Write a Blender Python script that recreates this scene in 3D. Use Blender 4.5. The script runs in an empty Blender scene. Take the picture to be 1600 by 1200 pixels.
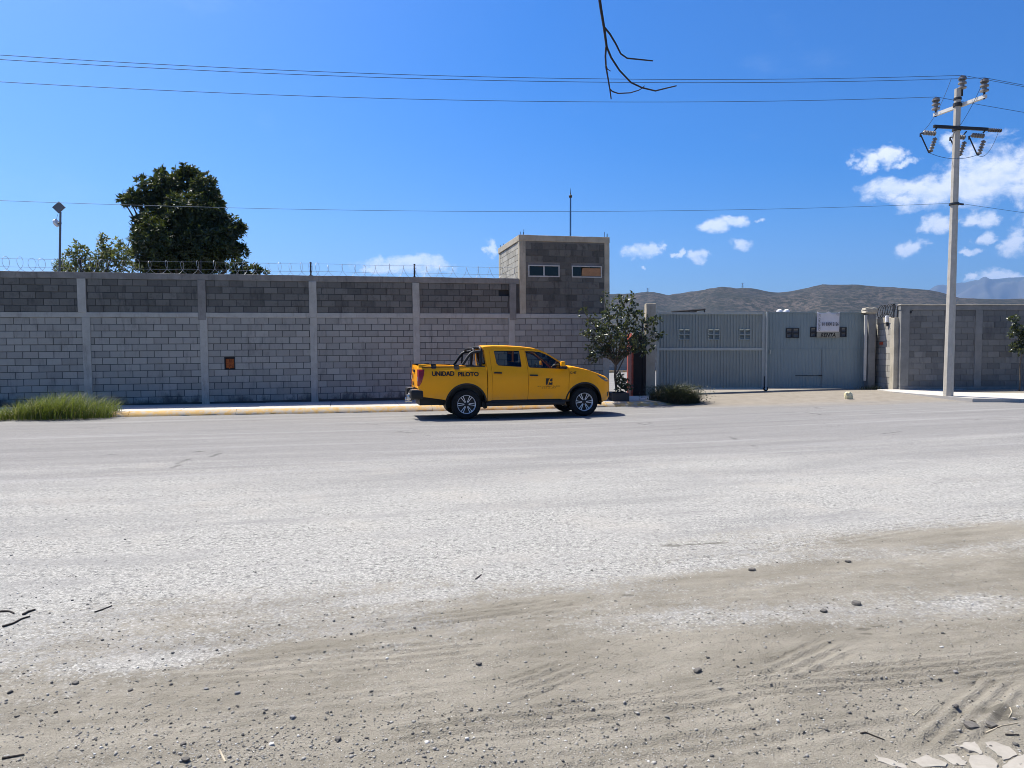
import bpy, bmesh, math, random
import numpy as np
from mathutils import Vector, Matrix
from mathutils.geometry import delaunay_2d_cdt

random.seed(7)
rng = np.random.default_rng(7)
scene = bpy.context.scene
col = scene.collection
R = math.radians

# ------------------------------------------------------------------ camera
FPX = 1130.0
PITCH = math.atan(47 / FPX)
EYE = 1.67
cam = bpy.data.cameras.new('camera')
cam.sensor_width = 36.0
cam.lens = FPX / 1600 * 36.0
cam.clip_start = 0.05
cam.clip_end = 40000
camo = bpy.data.objects.new('camera', cam)
col.objects.link(camo)
camo.location = (0, 0, EYE)
camo.rotation_euler = (math.pi / 2 - PITCH, 0, 0)
scene.camera = camo

# ------------------------------------------------------------------ sun and sky
SUN_A, SUN_B = 0.45, 0.33          # shadow of 1 m: this far right, this far towards the viewer
SUN_EL = math.atan(1 / math.hypot(SUN_A, SUN_B))
SUN_AZ = math.atan2(-SUN_A, SUN_B)  # clockwise from +Y
sun = bpy.data.lights.new('sun', 'SUN')
sun.energy = 5.0
sun.angle = R(0.53)
sun.color = (1.0, 0.957, 0.87)
suno = bpy.data.objects.new('sun', sun)
col.objects.link(suno)
suno.rotation_euler = Vector((-SUN_A, SUN_B, 1)).to_track_quat('Z', 'Y').to_euler()
suno.location = (-20, 15, 45)

scene.cycles.pixel_filter_type = 'BLACKMAN_HARRIS'
scene.cycles.filter_width = 0.95
scene.cycles.max_bounces = 7
scene.cycles.diffuse_bounces = 3
scene.cycles.glossy_bounces = 3
scene.cycles.transparent_max_bounces = 8
scene.view_settings.view_transform = 'Standard'
scene.view_settings.look = 'None'
scene.view_settings.gamma = 1.0
scene.view_settings.exposure = 0.88


def pix_dir(px, py):
    dx = (px - 800) / FPX
    dy = -(py - 600) / FPX
    return Vector((dx, math.cos(PITCH) + dy * math.sin(PITCH), -math.sin(PITCH) + dy * math.cos(PITCH)))


def at(px, py, Y):
    d = pix_dir(px, py)
    t = Y / d.y
    return Vector((d.x * t, Y, EYE + d.z * t))


def on_ground(px, py, z=0.0):
    d = pix_dir(px, py)
    t = (z - EYE) / d.z
    return Vector((d.x * t, d.y * t, z))


class G:
    """small helper around a node tree"""
    def __init__(s, nt):
        s.nt = nt
        s.nt.nodes.clear()

    def n(s, t, **kw):
        nd = s.nt.nodes.new(t)
        for k, v in kw.items():
            setattr(nd, k, v)
        return nd

    def put(s, sock, v):
        if v is None:
            return
        if isinstance(v, bpy.types.NodeSocket):
            s.nt.links.new(v, sock)
        elif isinstance(v, (tuple, list)) and sock.type == 'RGBA' and len(v) == 3:
            sock.default_value = (*v, 1)
        elif isinstance(v, (int, float)) and sock.type == 'RGBA':
            sock.default_value = (v, v, v, 1)
        else:
            sock.default_value = v

    def m(s, op, a, b=None, c=None, clamp=False):
        nd = s.n('ShaderNodeMath', operation=op, use_clamp=clamp)
        s.put(nd.inputs[0], a); s.put(nd.inputs[1], b); s.put(nd.inputs[2], c)
        return nd.outputs[0]

    def vm(s, op, a, b=None):
        nd = s.n('ShaderNodeVectorMath', operation=op)
        s.put(nd.inputs[0], a)
        if b is not None:
            s.put(nd.inputs[1], b)
        return nd.outputs['Value'] if op in ('LENGTH', 'DOT_PRODUCT') else nd.outputs[0]

    def pos(s):
        return s.n('ShaderNodeNewGeometry').outputs['Position']

    def sep(s, v):
        nd = s.n('ShaderNodeSeparateXYZ'); s.put(nd.inputs[0], v)
        return nd.outputs

    def comb(s, x, y, z=0.0):
        nd = s.n('ShaderNodeCombineXYZ')
        s.put(nd.inputs[0], x); s.put(nd.inputs[1], y); s.put(nd.inputs[2], z)
        return nd.outputs[0]

    def map(s, v, scale=(1, 1, 1), rot=(0, 0, 0), loc=(0, 0, 0)):
        nd = s.n('ShaderNodeMapping')
        s.put(nd.inputs[0], v); nd.inputs['Scale'].default_value = scale
        nd.inputs['Rotation'].default_value = rot; nd.inputs['Location'].default_value = loc
        return nd.outputs[0]

    def noise(s, v, scale, detail=4, rough=0.55, dist=0.0):
        nd = s.n('ShaderNodeTexNoise')
        s.put(nd.inputs['Vector'], v)
        nd.inputs['Scale'].default_value = scale; nd.inputs['Detail'].default_value = detail
        nd.inputs['Roughness'].default_value = rough; nd.inputs['Distortion'].default_value = dist
        return nd.outputs[0]

    def voro(s, v, scale, feature='F1', out='Distance'):
        nd = s.n('ShaderNodeTexVoronoi', feature=feature)
        s.put(nd.inputs['Vector'], v); nd.inputs['Scale'].default_value = scale
        return nd.outputs[out]

    def step(s, v, a, b, lo=0.0, hi=1.0):
        nd = s.n('ShaderNodeMapRange', interpolation_type='SMOOTHSTEP')
        s.put(nd.inputs[0], v); nd.inputs[1].default_value = a; nd.inputs[2].default_value = b
        nd.inputs[3].default_value = lo; nd.inputs[4].default_value = hi
        return nd.outputs[0]

    def lin(s, v, a, b, lo=0.0, hi=1.0):
        nd = s.n('ShaderNodeMapRange')
        s.put(nd.inputs[0], v); nd.inputs[1].default_value = a; nd.inputs[2].default_value = b
        nd.inputs[3].default_value = lo; nd.inputs[4].default_value = hi
        return nd.outputs[0]

    def mix(s, f, a, b, mode='MIX'):
        nd = s.n('ShaderNodeMix', data_type='RGBA', blend_type=mode)
        s.put(nd.inputs[0], f); s.put(nd.inputs[6], a); s.put(nd.inputs[7], b)
        return nd.outputs[2]

    def bump(s, h, strength=0.3, dist=0.02, normal=None):
        nd = s.n('ShaderNodeBump')
        nd.inputs['Strength'].default_value = strength; nd.inputs['Distance'].default_value = dist
        s.put(nd.inputs['Height'], h)
        if normal is not None:
            s.put(nd.inputs['Normal'], normal)
        return nd.outputs[0]

    def rnd(s):
        a = s.n('ShaderNodeObjectInfo').outputs['Random']
        b = s.n('ShaderNodeNewGeometry').outputs['Random Per Island']
        return s.m('FRACT', s.m('ADD', a, b))

    def bsdf(s, colr, rough=0.8, normal=None, metal=0.0, spec=0.3, coat=0.0, **kw):
        b = s.n('ShaderNodeBsdfPrincipled')
        s.put(b.inputs['Base Color'], colr); s.put(b.inputs['Roughness'], rough)
        s.put(b.inputs['Metallic'], metal); s.put(b.inputs['Specular IOR Level'], spec)
        s.put(b.inputs['Coat Weight'], coat)
        if coat:
            b.inputs['Coat Roughness'].default_value = 0.04
        if normal is not None:
            s.put(b.inputs['Normal'], normal)
        for k, v in kw.items():
            s.put(b.inputs[k.replace('_', ' ')], v)
        return b

    def out(s, sh, vol=None):
        o = s.n('ShaderNodeOutputMaterial')
        if sh is not None:
            s.nt.links.new(sh.outputs[0] if hasattr(sh, 'outputs') else sh, o.inputs['Surface'])
        if vol is not None:
            s.nt.links.new(vol.outputs[0], o.inputs['Volume'])


def newmat(name):
    m = bpy.data.materials.new(name)
    m.use_nodes = True
    return m, G(m.node_tree)


# world: Nishita sky, a little deeper in colour, with small fair-weather clouds
w = bpy.data.worlds.new('World')
scene.world = w
w.use_nodes = True
w.cycles.sampling_method = 'MANUAL'
w.cycles.sample_map_resolution = 512
g = G(w.node_tree)
sky = g.n('ShaderNodeTexSky', sky_type='NISHITA')
sky.sun_disc = False
sky.sun_elevation = SUN_EL
sky.sun_rotation = SUN_AZ
sky.altitude = 500
sky.air_density = 1.0
sky.dust_density = 3.0
sky.ozone_density = 3.0
hs = g.n('ShaderNodeHueSaturation')
hs.inputs['Saturation'].default_value = 1.45
hs.inputs['Hue'].default_value = 0.507
gam = g.n('ShaderNodeGamma')
gam.inputs['Gamma'].default_value = 1.42
g.put(gam.inputs['Color'], g.vm('MULTIPLY', sky.outputs[0], (0.125, 0.125, 0.125)))
g.put(hs.inputs['Color'], g.vm('MULTIPLY', gam.outputs[0], (8.0, 8.0, 8.0)))
dirv = g.vm('NORMALIZE', g.n('ShaderNodeTexCoord').outputs['Generated'])
dx_, dy_, dz_ = g.sep(dirv)
az = g.m('ARCTAN2', dx_, dy_)
el = g.m('ARCSINE', dz_)
q = g.comb(az, el)
CLOUDS = [(1352, 255, 26, 24), (1385, 248, 34, 20), (1410, 256, 22, 9), (1395, 297, 62, 17), (1450, 300, 50, 28),
          (1520, 282, 78, 42), (1580, 270, 75, 48), (1462, 346, 34, 22), (1536, 342, 36, 20), (1480, 225, 36, 18),
          (1420, 387, 36, 15), (1535, 374, 22, 13), (1590, 377, 34, 24), (1528, 397, 20, 6),
          (1112, 357, 32, 13), (1150, 346, 34, 11), (1185, 344, 10, 8), (1086, 398, 28, 12), (1056, 397, 9, 10),
          (1150, 383, 23, 11), (1005, 394, 30, 14), (1022, 388, 16, 14), (1006, 414, 9, 5), (766, 384, 14, 13),
          (630, 414, 78, 14), (676, 408, 34, 14), (590, 420, 40, 10),
          (1560, 436, 62, 8), (1512, 435, 20, 7), (1650, 320, 70, 60), (1700, 400, 60, 26)]
warp = g.n('ShaderNodeTexNoise')
g.put(warp.inputs['Vector'], q); warp.inputs['Scale'].default_value = 24; warp.inputs['Detail'].default_value = 5; warp.inputs['Roughness'].default_value = 0.62
qw = g.vm('ADD', q, g.vm('MULTIPLY', g.vm('SUBTRACT', warp.outputs['Color'], (0.5, 0.5, 0.5)), (0.075, 0.034, 0)))
field = None
for (cx, cy, rx, ry) in CLOUDS:
    d0 = pix_dir(cx, cy).normalized()
    a0, e0 = math.atan2(d0.x, d0.y), math.asin(d0.z)
    cosx = math.cos(math.atan((cx - 800) / FPX))
    k_ = 1.0 if rx > 45 else 0.82
    ra, re = k_ * rx * 1.25 / FPX * cosx * cosx, k_ * ry * 1.35 / FPX * cosx
    v = g.vm('MULTIPLY', g.vm('SUBTRACT', qw, (a0, e0, 0)), (1 / ra, 1 / re, 0))
    e = g.m('SUBTRACT', 1.0, g.vm('LENGTH', v))
    field = e if field is None else g.m('MAXIMUM', field, e)
# elsewhere round the horizon, beyond the view, the same kind of scattered clouds
cover = g.step(g.noise(q, 2.6, 2), 0.55, 0.75, -1.0, 0.75)
side = g.step(g.m('ABSOLUTE', az), 0.72, 0.95, -1.2, 0.0)
low = g.step(el, 0.5, 0.7, 0.0, -1.2)
field = g.m('MAXIMUM', field, g.m('ADD', g.m('ADD', cover, side), low))
qs = g.map(q, (1, 1.5, 1))
n1 = g.noise(qs, 26, 10, 0.66, 0.25)
n2 = g.noise(g.vm('ADD', qs, (-0.006, 0.012, 0)), 26, 6, 0.6, 0.25)
dens = g.step(g.m('ADD', g.m('MAXIMUM', field, -1.0), g.m('MULTIPLY', g.m('SUBTRACT', n1, 0.5), 1.7)), 0.10, 0.75)
dens = g.m('MULTIPLY', g.m('POWER', dens, 0.8), g.step(field, -0.35, 0.15))
shade = g.m('ADD', 0.72, g.m('MULTIPLY', g.m('SUBTRACT', n1, n2), 3.2), clamp=True)
wisp = g.m('MULTIPLY', g.step(g.noise(g.map(q, (1, 2.2, 1)), 4.0, 7, 0.6), 0.58, 0.80), 0.12)
skyc = g.mix(wisp, hs.outputs[0], (3.8, 4.8, 6.0))
cloudc = g.mix(shade, (4.2, 4.9, 5.9), (6.7, 6.75, 6.8))
full = g.mix(dens, skyc, cloudc)
bg = g.n('ShaderNodeBackground')
bg.inputs['Strength'].default_value = 0.102
g.put(bg.inputs['Color'], full)
wo = g.n('ShaderNodeOutputWorld')
g.nt.links.new(bg.outputs[0], wo.inputs['Surface'])


# ------------------------------------------------------------------ helpers
def tag(o, label=None, cat=None, group=None, kind=None):
    if label: o['label'] = label
    if cat: o['category'] = cat
    if group: o['group'] = group
    if kind: o['kind'] = kind
    return o


def empty(name, loc=(0, 0, 0), rot=(0, 0, 0)):
    o = bpy.data.objects.new(name, None)
    o.empty_display_size = 0.2
    o.location = loc
    o.rotation_euler = rot
    col.objects.link(o)
    return o


def thing(name, label, cat, loc=(0, 0, 0), rot=(0, 0, 0), group=None):
    return tag(empty(name, loc, rot), label, cat, group)


def link(name, me, parent=None, mats=None):
    o = bpy.data.objects.new(name, me)
    col.objects.link(o)
    if parent is not None:
        o.parent = parent
    if mats is not None and not me.materials:
        for m_ in (mats if isinstance(mats, (list, tuple)) else [mats]):
            me.materials.append(m_)
    return o


def npmesh(name, V, F, smooth=False):
    """V (n,3), F (m,k) arrays"""
    me = bpy.data.meshes.new(name)
    V = np.asarray(V, dtype=np.float32); F = np.asarray(F, dtype=np.int32)
    me.vertices.add(len(V)); me.vertices.foreach_set('co', V.ravel())
    k = F.shape[1]
    me.loops.add(F.size); me.loops.foreach_set('vertex_index', F.ravel())
    me.polygons.add(len(F)); me.polygons.foreach_set('loop_start', np.arange(0, F.size, k, dtype=np.int32))
    if smooth:
        me.polygons.foreach_set('use_smooth', np.ones(len(F), dtype=bool))
    me.update(calc_edges=True)
    return me


class MB:
    def __init__(s):
        s.v = []; s.f = []

    def add(s, v, f):
        b = len(s.v)
        s.v += [tuple(p) for p in v]
        s.f += [tuple(i + b for i in q) for q in f]
        return s

    def box(s, x0, x1, y0, y1, z0, z1, ch=0.0):
        if ch <= 0:
            v = [(x, y, z) for z in (z0, z1) for y in (y0, y1) for x in (x0, x1)]
            f = [(0, 2, 3, 1), (4, 5, 7, 6), (0, 1, 5, 4), (2, 6, 7, 3), (0, 4, 6, 2), (1, 3, 7, 5)]
            return s.add(v, f)
        bm = bmesh.new()
        bmesh.ops.create_cube(bm, size=1.0)
        for p in bm.verts:
            p.co = Vector(((x0 + x1) / 2 + p.co.x * (x1 - x0), (y0 + y1) / 2 + p.co.y * (y1 - y0), (z0 + z1) / 2 + p.co.z * (z1 - z0)))
        bmesh.ops.bevel(bm, geom=bm.edges[:], offset=ch, segments=2, profile=0.6, affect='EDGES')
        return s.bm(bm)

    def bm(s, bm):
        bm.verts.ensure_lookup_table(); bm.verts.index_update()
        s.add([p.co[:] for p in bm.verts], [[p.index for p in q.verts] for q in bm.faces])
        bm.free()
        return s

    def tube(s, pts, rad, seg=8, cap=True):
        pts = [Vector(p) for p in pts]
        n = len(pts)
        rads = rad if isinstance(rad, (list, tuple)) else [rad] * n
        up = None
        V = []
        for i, p in enumerate(pts):
            t = (pts[min(i + 1, n - 1)] - pts[max(i - 1, 0)]).normalized()
            if up is None:
                up = t.orthogonal().normalized()
            else:
                up = (up - t * up.dot(t))
                up = up.normalized() if up.length > 1e-6 else t.orthogonal().normalized()
            sd = t.cross(up)
            for k in range(seg):
                a = 2 * math.pi * k / seg
                V.append(p + (up * math.cos(a) + sd * math.sin(a)) * rads[i])
        F = []
        for i in range(n - 1):
            for k in range(seg):
                k2 = (k + 1) % seg
                F.append((i * seg + k, i * seg + k2, (i + 1) * seg + k2, (i + 1) * seg + k))
        if cap:
            F.append(tuple(reversed(range(seg)))); F.append(tuple((n - 1) * seg + k for k in range(seg)))
        return s.add(V, F)

    def lathe(s, prof, seg=24, M=None, cap=True):
        """prof: list of (r, h) about local z"""
        V = []; F = []
        n = len(prof)
        for (r, h) in prof:
            for k in range(seg):
                a = 2 * math.pi * k / seg
                p = Vector((r * math.cos(a), r * math.sin(a), h))
                V.append(M @ p if M else p)
        for i in range(n - 1):
            for k in range(seg):
                k2 = (k + 1) % seg
                F.append((i * seg + k, i * seg + k2, (i + 1) * seg + k2, (i + 1) * seg + k))
        if cap and prof[0][0] > 1e-5: F.append(tuple(reversed(range(seg))))
        if cap and prof[-1][0] > 1e-5: F.append(tuple((n - 1) * seg + k for k in range(seg)))
        return s.add(V, F)

    def prism(s, poly, y0, y1):
        """polygon in (x, z), extruded along y"""
        n = len(poly)
        V = [(x, y0, z) for x, z in poly] + [(x, y1, z) for x, z in poly]
        F = [tuple(range(n)), tuple(reversed(range(n, 2 * n)))]
        F += [(i, i + n, (i + 1) % n + n, (i + 1) % n) for i in range(n)]
        return s.add(V, F)

    def grid(s, rows):
        """rows: list of equal-length point lists"""
        n = len(rows[0])
        V = [p for r in rows for p in r]
        F = [(i * n + j, i * n + j + 1, (i + 1) * n + j + 1, (i + 1) * n + j) for i in range(len(rows) - 1) for j in range(n - 1)]
        return s.add(V, F)

    def build(s, name, mat, parent=None, smooth=False, fix=True):
        me = bpy.data.meshes.new(name)
        me.from_pydata(s.v, [], s.f)
        if fix:
            bm = bmesh.new(); bm.from_mesh(me)
            bmesh.ops.recalc_face_normals(bm, faces=bm.faces[:])
            bm.to_mesh(me); bm.free()
        if smooth:
            me.polygons.foreach_set('use_smooth', np.ones(len(me.polygons), dtype=bool))
            if smooth != 'all':
                me.set_sharp_from_angle(angle=R(35 if smooth is True else smooth))
        me.update()
        return link(name, me, parent, mat)


def copy_tree(o, parent=None):
    c = o.copy()
    col.objects.link(c)
    c.parent = parent
    for ch in o.children:
        copy_tree(ch, c)
    return c


def text_mesh(body, size, bold=0.0, align='LEFT', shear=0.0, spacing=1.0):
    cu = bpy.data.curves.new('lettering', 'FONT')
    cu.body = body; cu.size = size; cu.offset = bold; cu.align_x = align; cu.shear = shear
    cu.space_character = spacing; cu.resolution_u = 3
    o = bpy.data.objects.new('lettering_source', cu)
    col.objects.link(o)
    dg = bpy.context.evaluated_depsgraph_get()
    me = bpy.data.meshes.new_from_object(o.evaluated_get(dg))
    bpy.data.objects.remove(o)
    V = np.zeros(len(me.vertices) * 3, dtype=np.float32)
    me.vertices.foreach_get('co', V)
    me.materials.clear()
    return me, V.reshape(-1, 3)


def text_part(name, body, x0, x1, z0, z1, fn, mat, parent, bold=0.0, shear=0.0, rot90=False, scale_bold=True):
    """lettering fitted into the rectangle and mapped by fn(x, z) to a surface point"""
    me, V = text_mesh(body, 1.0, bold, shear=shear)
    mn, mx = V.min(0), V.max(0)
    U = (V - mn) / np.maximum(mx - mn, 1e-6)
    P = []
    for a, b, _ in U:
        if rot90: a, b = 1 - b, a
        P.append(fn(x0 + a * (x1 - x0), z0 + b * (z1 - z0)))
    me.vertices.foreach_set('co', np.array([tuple(p) for p in P], dtype=np.float32).ravel())
    me.update()
    return link(name, me, parent, mat)


def vnoise(x, y, seed=0):
    xi = np.floor(x).astype(np.int64); yi = np.floor(y).astype(np.int64)
    xf = x - xi; yf = y - yi
    def h(a, b):
        n = (a * 374761393 + b * 668265263 + seed * 974634541) & 0xffffffff
        n = ((n ^ (n >> 13)) * 1274126177) & 0xffffffff
        return ((n ^ (n >> 16)) & 0xffff) / 65535.0
    u = xf * xf * (3 - 2 * xf); v = yf * yf * (3 - 2 * yf)
    return (h(xi, yi) * (1 - u) + h(xi + 1, yi) * u) * (1 - v) + (h(xi, yi + 1) * (1 - u) + h(xi + 1, yi + 1) * u) * v


def fbm(x, y, octv=4, seed=0):
    t = 0; a = 0.5; s = 0
    for i in range(octv):
        t = t + a * vnoise(x, y, seed + i * 17); s += a
        x = x * 2.03 + 11.3; y = y * 2.03 + 5.7; a *= 0.5
    return t / s - 0.5


def sstep(x, a, b):
    t = np.clip((x - a) / (b - a), 0, 1)
    return t * t * (3 - 2 * t)
# ------------------------------------------------------------------ materials
# worn patches of the shoulder: pixel of the centre, radii in metres, angle, + pale / - dirt
PATCHES = [(1240, 888, 1.0, .20, 14, -1.1), (1500, 835, 1.5, .40, 16, -1.2), (1120, 905, .8, .2, 12, -.8), (830, 945, .7, .2, 20, -1.2),
           (1090, 968, .9, .30, 14, .85), (1400, 955, 1.1, .40, 14, 1.0), (1560, 945, .6, .3, 14, .8), (240, 1030, .6, .16, 20, .8), (640, 930, .6, .16, 18, .8),
           (500, 1005, .7, .12, 18, -1.2), (1230, 800, 1.2, .3, 12, .8)]


STAINS = [(1052, 852, .10, .05, 0), (1085, 850, .12, .03, 8), (1120, 848, .13, .035, 8), (1350, 984, .05, .025, 0), (1353, 992, .045, .022, 0), (1372, 980, .05, .02, 0), (985, 931, .06, .03, 0), (1562, 1108, .10, .05, 10), (1575, 1118, .08, .03, 0)]


def m_ground():
    m, g = newmat('dusty road and dirt')
    P = g.pos()
    x, y, z = g.sep(P)
    P2 = g.comb(x, y, 0.0)
    road = g.map(P2, rot=(0, 0, -R(15)))                    # x now runs along the road
    c1e = g.sep(g.voro(P2, 62, out='Color'))[2]
    lowA = g.noise(g.map(road, (0.35, 1.1, 1)), 1.0, 5, 0.6)
    lowB = g.noise(g.map(road, (0.22, 1.4, 1), loc=(7, 3, 0)), 1.0, 5, 0.62)
    s = g.m('SUBTRACT', y, g.m('ADD', 4.85, g.m('MULTIPLY', x, 0.37)))
    s = g.m('ADD', s, g.m('MULTIPLY', g.m('SUBTRACT', lowA, 0.5), 3.4))
    edge = g.m('ADD', g.m('MULTIPLY', g.m('SUBTRACT', g.noise(P2, 7, 6, 0.75), 0.5), 2.4), g.m('MULTIPLY', g.m('SUBTRACT', c1e, 0.5), 0.9))
    s = g.m('ADD', s, edge)
    for (bx, by, rx, ry, an, amp) in PATCHES:
        c0 = on_ground(bx, by)
        vv = g.vm('MULTIPLY', g.map(g.vm('SUBTRACT', P2, (c0.x, c0.y, 0)), rot=(0, 0, -R(an))), (1 / rx, 1 / ry, 0))
        s = g.m('ADD', s, g.m('MULTIPLY', g.step(g.vm('LENGTH', vv), 1.25, 0.2), amp))
    dirt = g.m('MULTIPLY', g.step(s, 0.85, -0.75), 0.93)
    v = g.m('SUBTRACT', y, g.m('MULTIPLY', x, 0.2))
    asph = g.step(g.m('ADD', v, g.m('MULTIPLY', g.m('SUBTRACT', lowB, 0.5), 10)), 7.6, 13.5)
    # crushed stone: pale chips with dark gaps between them
    w1 = g.voro(P2, 62, out='Color'); d1 = g.voro(P2, 62)
    w2 = g.voro(P2, 140, out='Color'); d2 = g.voro(P2, 140)
    c1 = g.sep(w1)[0]; c2 = g.sep(w2)[1]
    big = g.noise(g.map(road, (0.30, 1.5, 1), loc=(3, 9, 0)), 0.55, 7, 0.68)
    chips = g.m('ADD', g.m('MULTIPLY', c1, 0.5), g.m('MULTIPLY', c2, 0.5))
    gap = g.m('MULTIPLY', g.step(d1, 0.42, 0.72), 0.40)
    patch = g.noise(g.map(road, (0.5, 1.6, 1)), 1.3, 6, 0.65)
    speck = g.m('MULTIPLY', g.step(g.noise(P2, 30, 4, 0.75), 0.50, 0.60), g.lin(patch, 0.36, 0.62, 1.0, 0.30))
    pale = g.mix(g.lin(chips, 0.2, 0.8), (0.255, 0.249, 0.225), (0.435, 0.426, 0.388))
    pale = g.mix(g.m('MULTIPLY', speck, 0.85), pale, (0.11, 0.11, 0.108))
    dots = g.m('MULTIPLY', g.step(g.noise(P2, 17, 5, 0.8), 0.545, 0.60), g.lin(big, 0.38, 0.60, 0.95, 0.35))
    pale = g.mix(dots, pale, (0.085, 0.083, 0.079))
    pale = g.mix(gap, pale, (0.16, 0.158, 0.15))
    pale = g.mix(g.m('MULTIPLY', g.step(patch, 0.5, 0.72), 0.6), pale, (0.20, 0.196, 0.188))
    pale = g.mix(g.m('MULTIPLY', g.step(big, 0.48, 0.64), 0.45), pale, (0.165, 0.163, 0.158))
    warm = g.noise(P2, 0.8, 4, 0.6)
    pale = g.mix(g.m('MULTIPLY', g.step(warm, 0.5, 0.7), 0.35), pale, (0.36, 0.335, 0.29))
    asp = g.mix(g.lin(chips, 0.15, 0.85), (0.142, 0.138, 0.130), (0.262, 0.254, 0.240))
    asp = g.mix(g.m('MULTIPLY', speck, 0.45), asp, (0.095, 0.095, 0.097))
    wob = g.vm('ADD', P2, g.vm('MULTIPLY', g.vm('SUBTRACT', g.voro(P2, 1.6, out='Color'), (0.5, 0.5, 0.5)), (0.35, 0.25, 0)))
    crk = g.m('MULTIPLY', g.step(g.voro(g.map(wob, (0.22, 0.55, 1)), 1.0, 'DISTANCE_TO_EDGE'), 0.011, 0.003), g.step(g.noise(P2, 0.33, 4, 0.7), 0.54, 0.60))
    asp = g.mix(g.m('MULTIPLY', crk, 0.75), asp, (0.055, 0.052, 0.048))
    streak = g.noise(g.map(road, (0.10, 2.2, 1)), 1.0, 6, 0.6)
    asp = g.mix(g.m('MULTIPLY', g.step(streak, 0.50, 0.66), 0.45), asp, (0.142, 0.138, 0.132))
    asp = g.mix(g.m('MULTIPLY', g.step(streak, 0.46, 0.36), 0.30), asp, (0.32, 0.316, 0.305))
    # loose dirt
    dn = g.noise(g.map(road, (0.8, 2.6, 1)), 1.5, 8, 0.68)
    fine = g.noise(P2, 130, 4, 0.7)
    dr = g.mix(g.lin(dn, 0.3, 0.7), (0.155, 0.139, 0.106), (0.278, 0.254, 0.203))
    dr = g.mix(g.m('MULTIPLY', g.step(fine, 0.5, 0.68), 0.55), dr, (0.072, 0.063, 0.048))
    dr = g.mix(g.m('MULTIPLY', g.step(c2, 0.86, 0.95), g.m('MULTIPLY', g.step(patch, 0.45, 0.6), 0.45)), dr, (0.36, 0.345, 0.31))
    damp = g.step(g.noise(P2, 0.9, 4, 0.6), 0.62, 0.72)
    dr = g.mix(g.m('MULTIPLY', damp, 0.25), dr, (0.11, 0.10, 0.085))
    c = g.mix(asph, pale, asp)
    c = g.mix(dirt, c, dr)
    for (bx, by, rx, ry, an) in STAINS:
        c0 = on_ground(bx, by)
        vv = g.vm('MULTIPLY', g.map(g.vm('SUBTRACT', P2, (c0.x, c0.y, 0)), rot=(0, 0, -R(an))), (1 / rx, 1 / ry, 0))
        st_ = g.m('ADD', g.vm('LENGTH', vv), g.m('MULTIPLY', g.m('SUBTRACT', g.noise(P2, 14, 4, 0.7), 0.5), 1.2))
        c = g.mix(g.m('MULTIPLY', g.step(st_, 1.15, 0.6), 0.62), c, (0.075, 0.068, 0.054))
    # sandy strip along the far kerb and the gate apron
    far = g.m('SUBTRACT', y, g.m('MULTIPLY', x, 0.075))
    sand = g.m('MULTIPLY', g.step(g.m('ADD', far, g.m('MULTIPLY', g.m('SUBTRACT', lowA, 0.5), 2.2)), 20.6, 22.3), g.step(x, 3.0, 6.0))
    sd = g.mix(g.noise(P2, 3, 6, 0.65), (0.15, 0.13, 0.10), (0.30, 0.27, 0.225))
    c = g.mix(g.m('MULTIPLY', sand, g.step(y, 34, 28)), c, sd)
    h = g.m('ADD', g.m('MULTIPLY', d1, -0.6), g.m('ADD', g.m('MULTIPLY', d2, -0.25), g.m('MULTIPLY', fine, 0.7)))
    near = g.step(y, 14, 5)
    h = g.m('MULTIPLY', h, near)
    grit = g.m('MULTIPLY', g.m('ADD', g.noise(P2, 55, 5, 0.75), g.m('MULTIPLY', d2, -0.5)), near)
    g.out(g.bsdf(c, 0.92, g.bump(g.m('ADD', h, g.m('MULTIPLY', grit, g.m('MULTIPLY', dirt, 1.6))), 0.65, 0.009), spec=0.15))
    return m


def m_conc(name, a, b, stain=0.35, scale=3.0, stain_col=(0.06, 0.058, 0.055), bump=0.25, th=(0.52, 0.72)):
    m, g = newmat(name)
    P = g.pos()
    n = g.noise(P, scale, 7, 0.65)
    f = g.noise(P, 45, 4, 0.7)
    c = g.mix(g.lin(g.m('ADD', g.m('MULTIPLY', n, 0.8), g.m('MULTIPLY', f, 0.2)), 0.3, 0.7), a, b)
    st = g.noise(g.map(P, (3.2, 3.2, 0.55)), 1.7, 7, 0.7)
    c = g.mix(g.m('MULTIPLY', g.step(st, th[0], th[1]), stain), c, stain_col)
    g.out(g.bsdf(c, 0.93, g.bump(g.m('ADD', n, g.m('MULTIPLY', f, 0.5)), bump, 0.015), spec=0.12))
    return m


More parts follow.
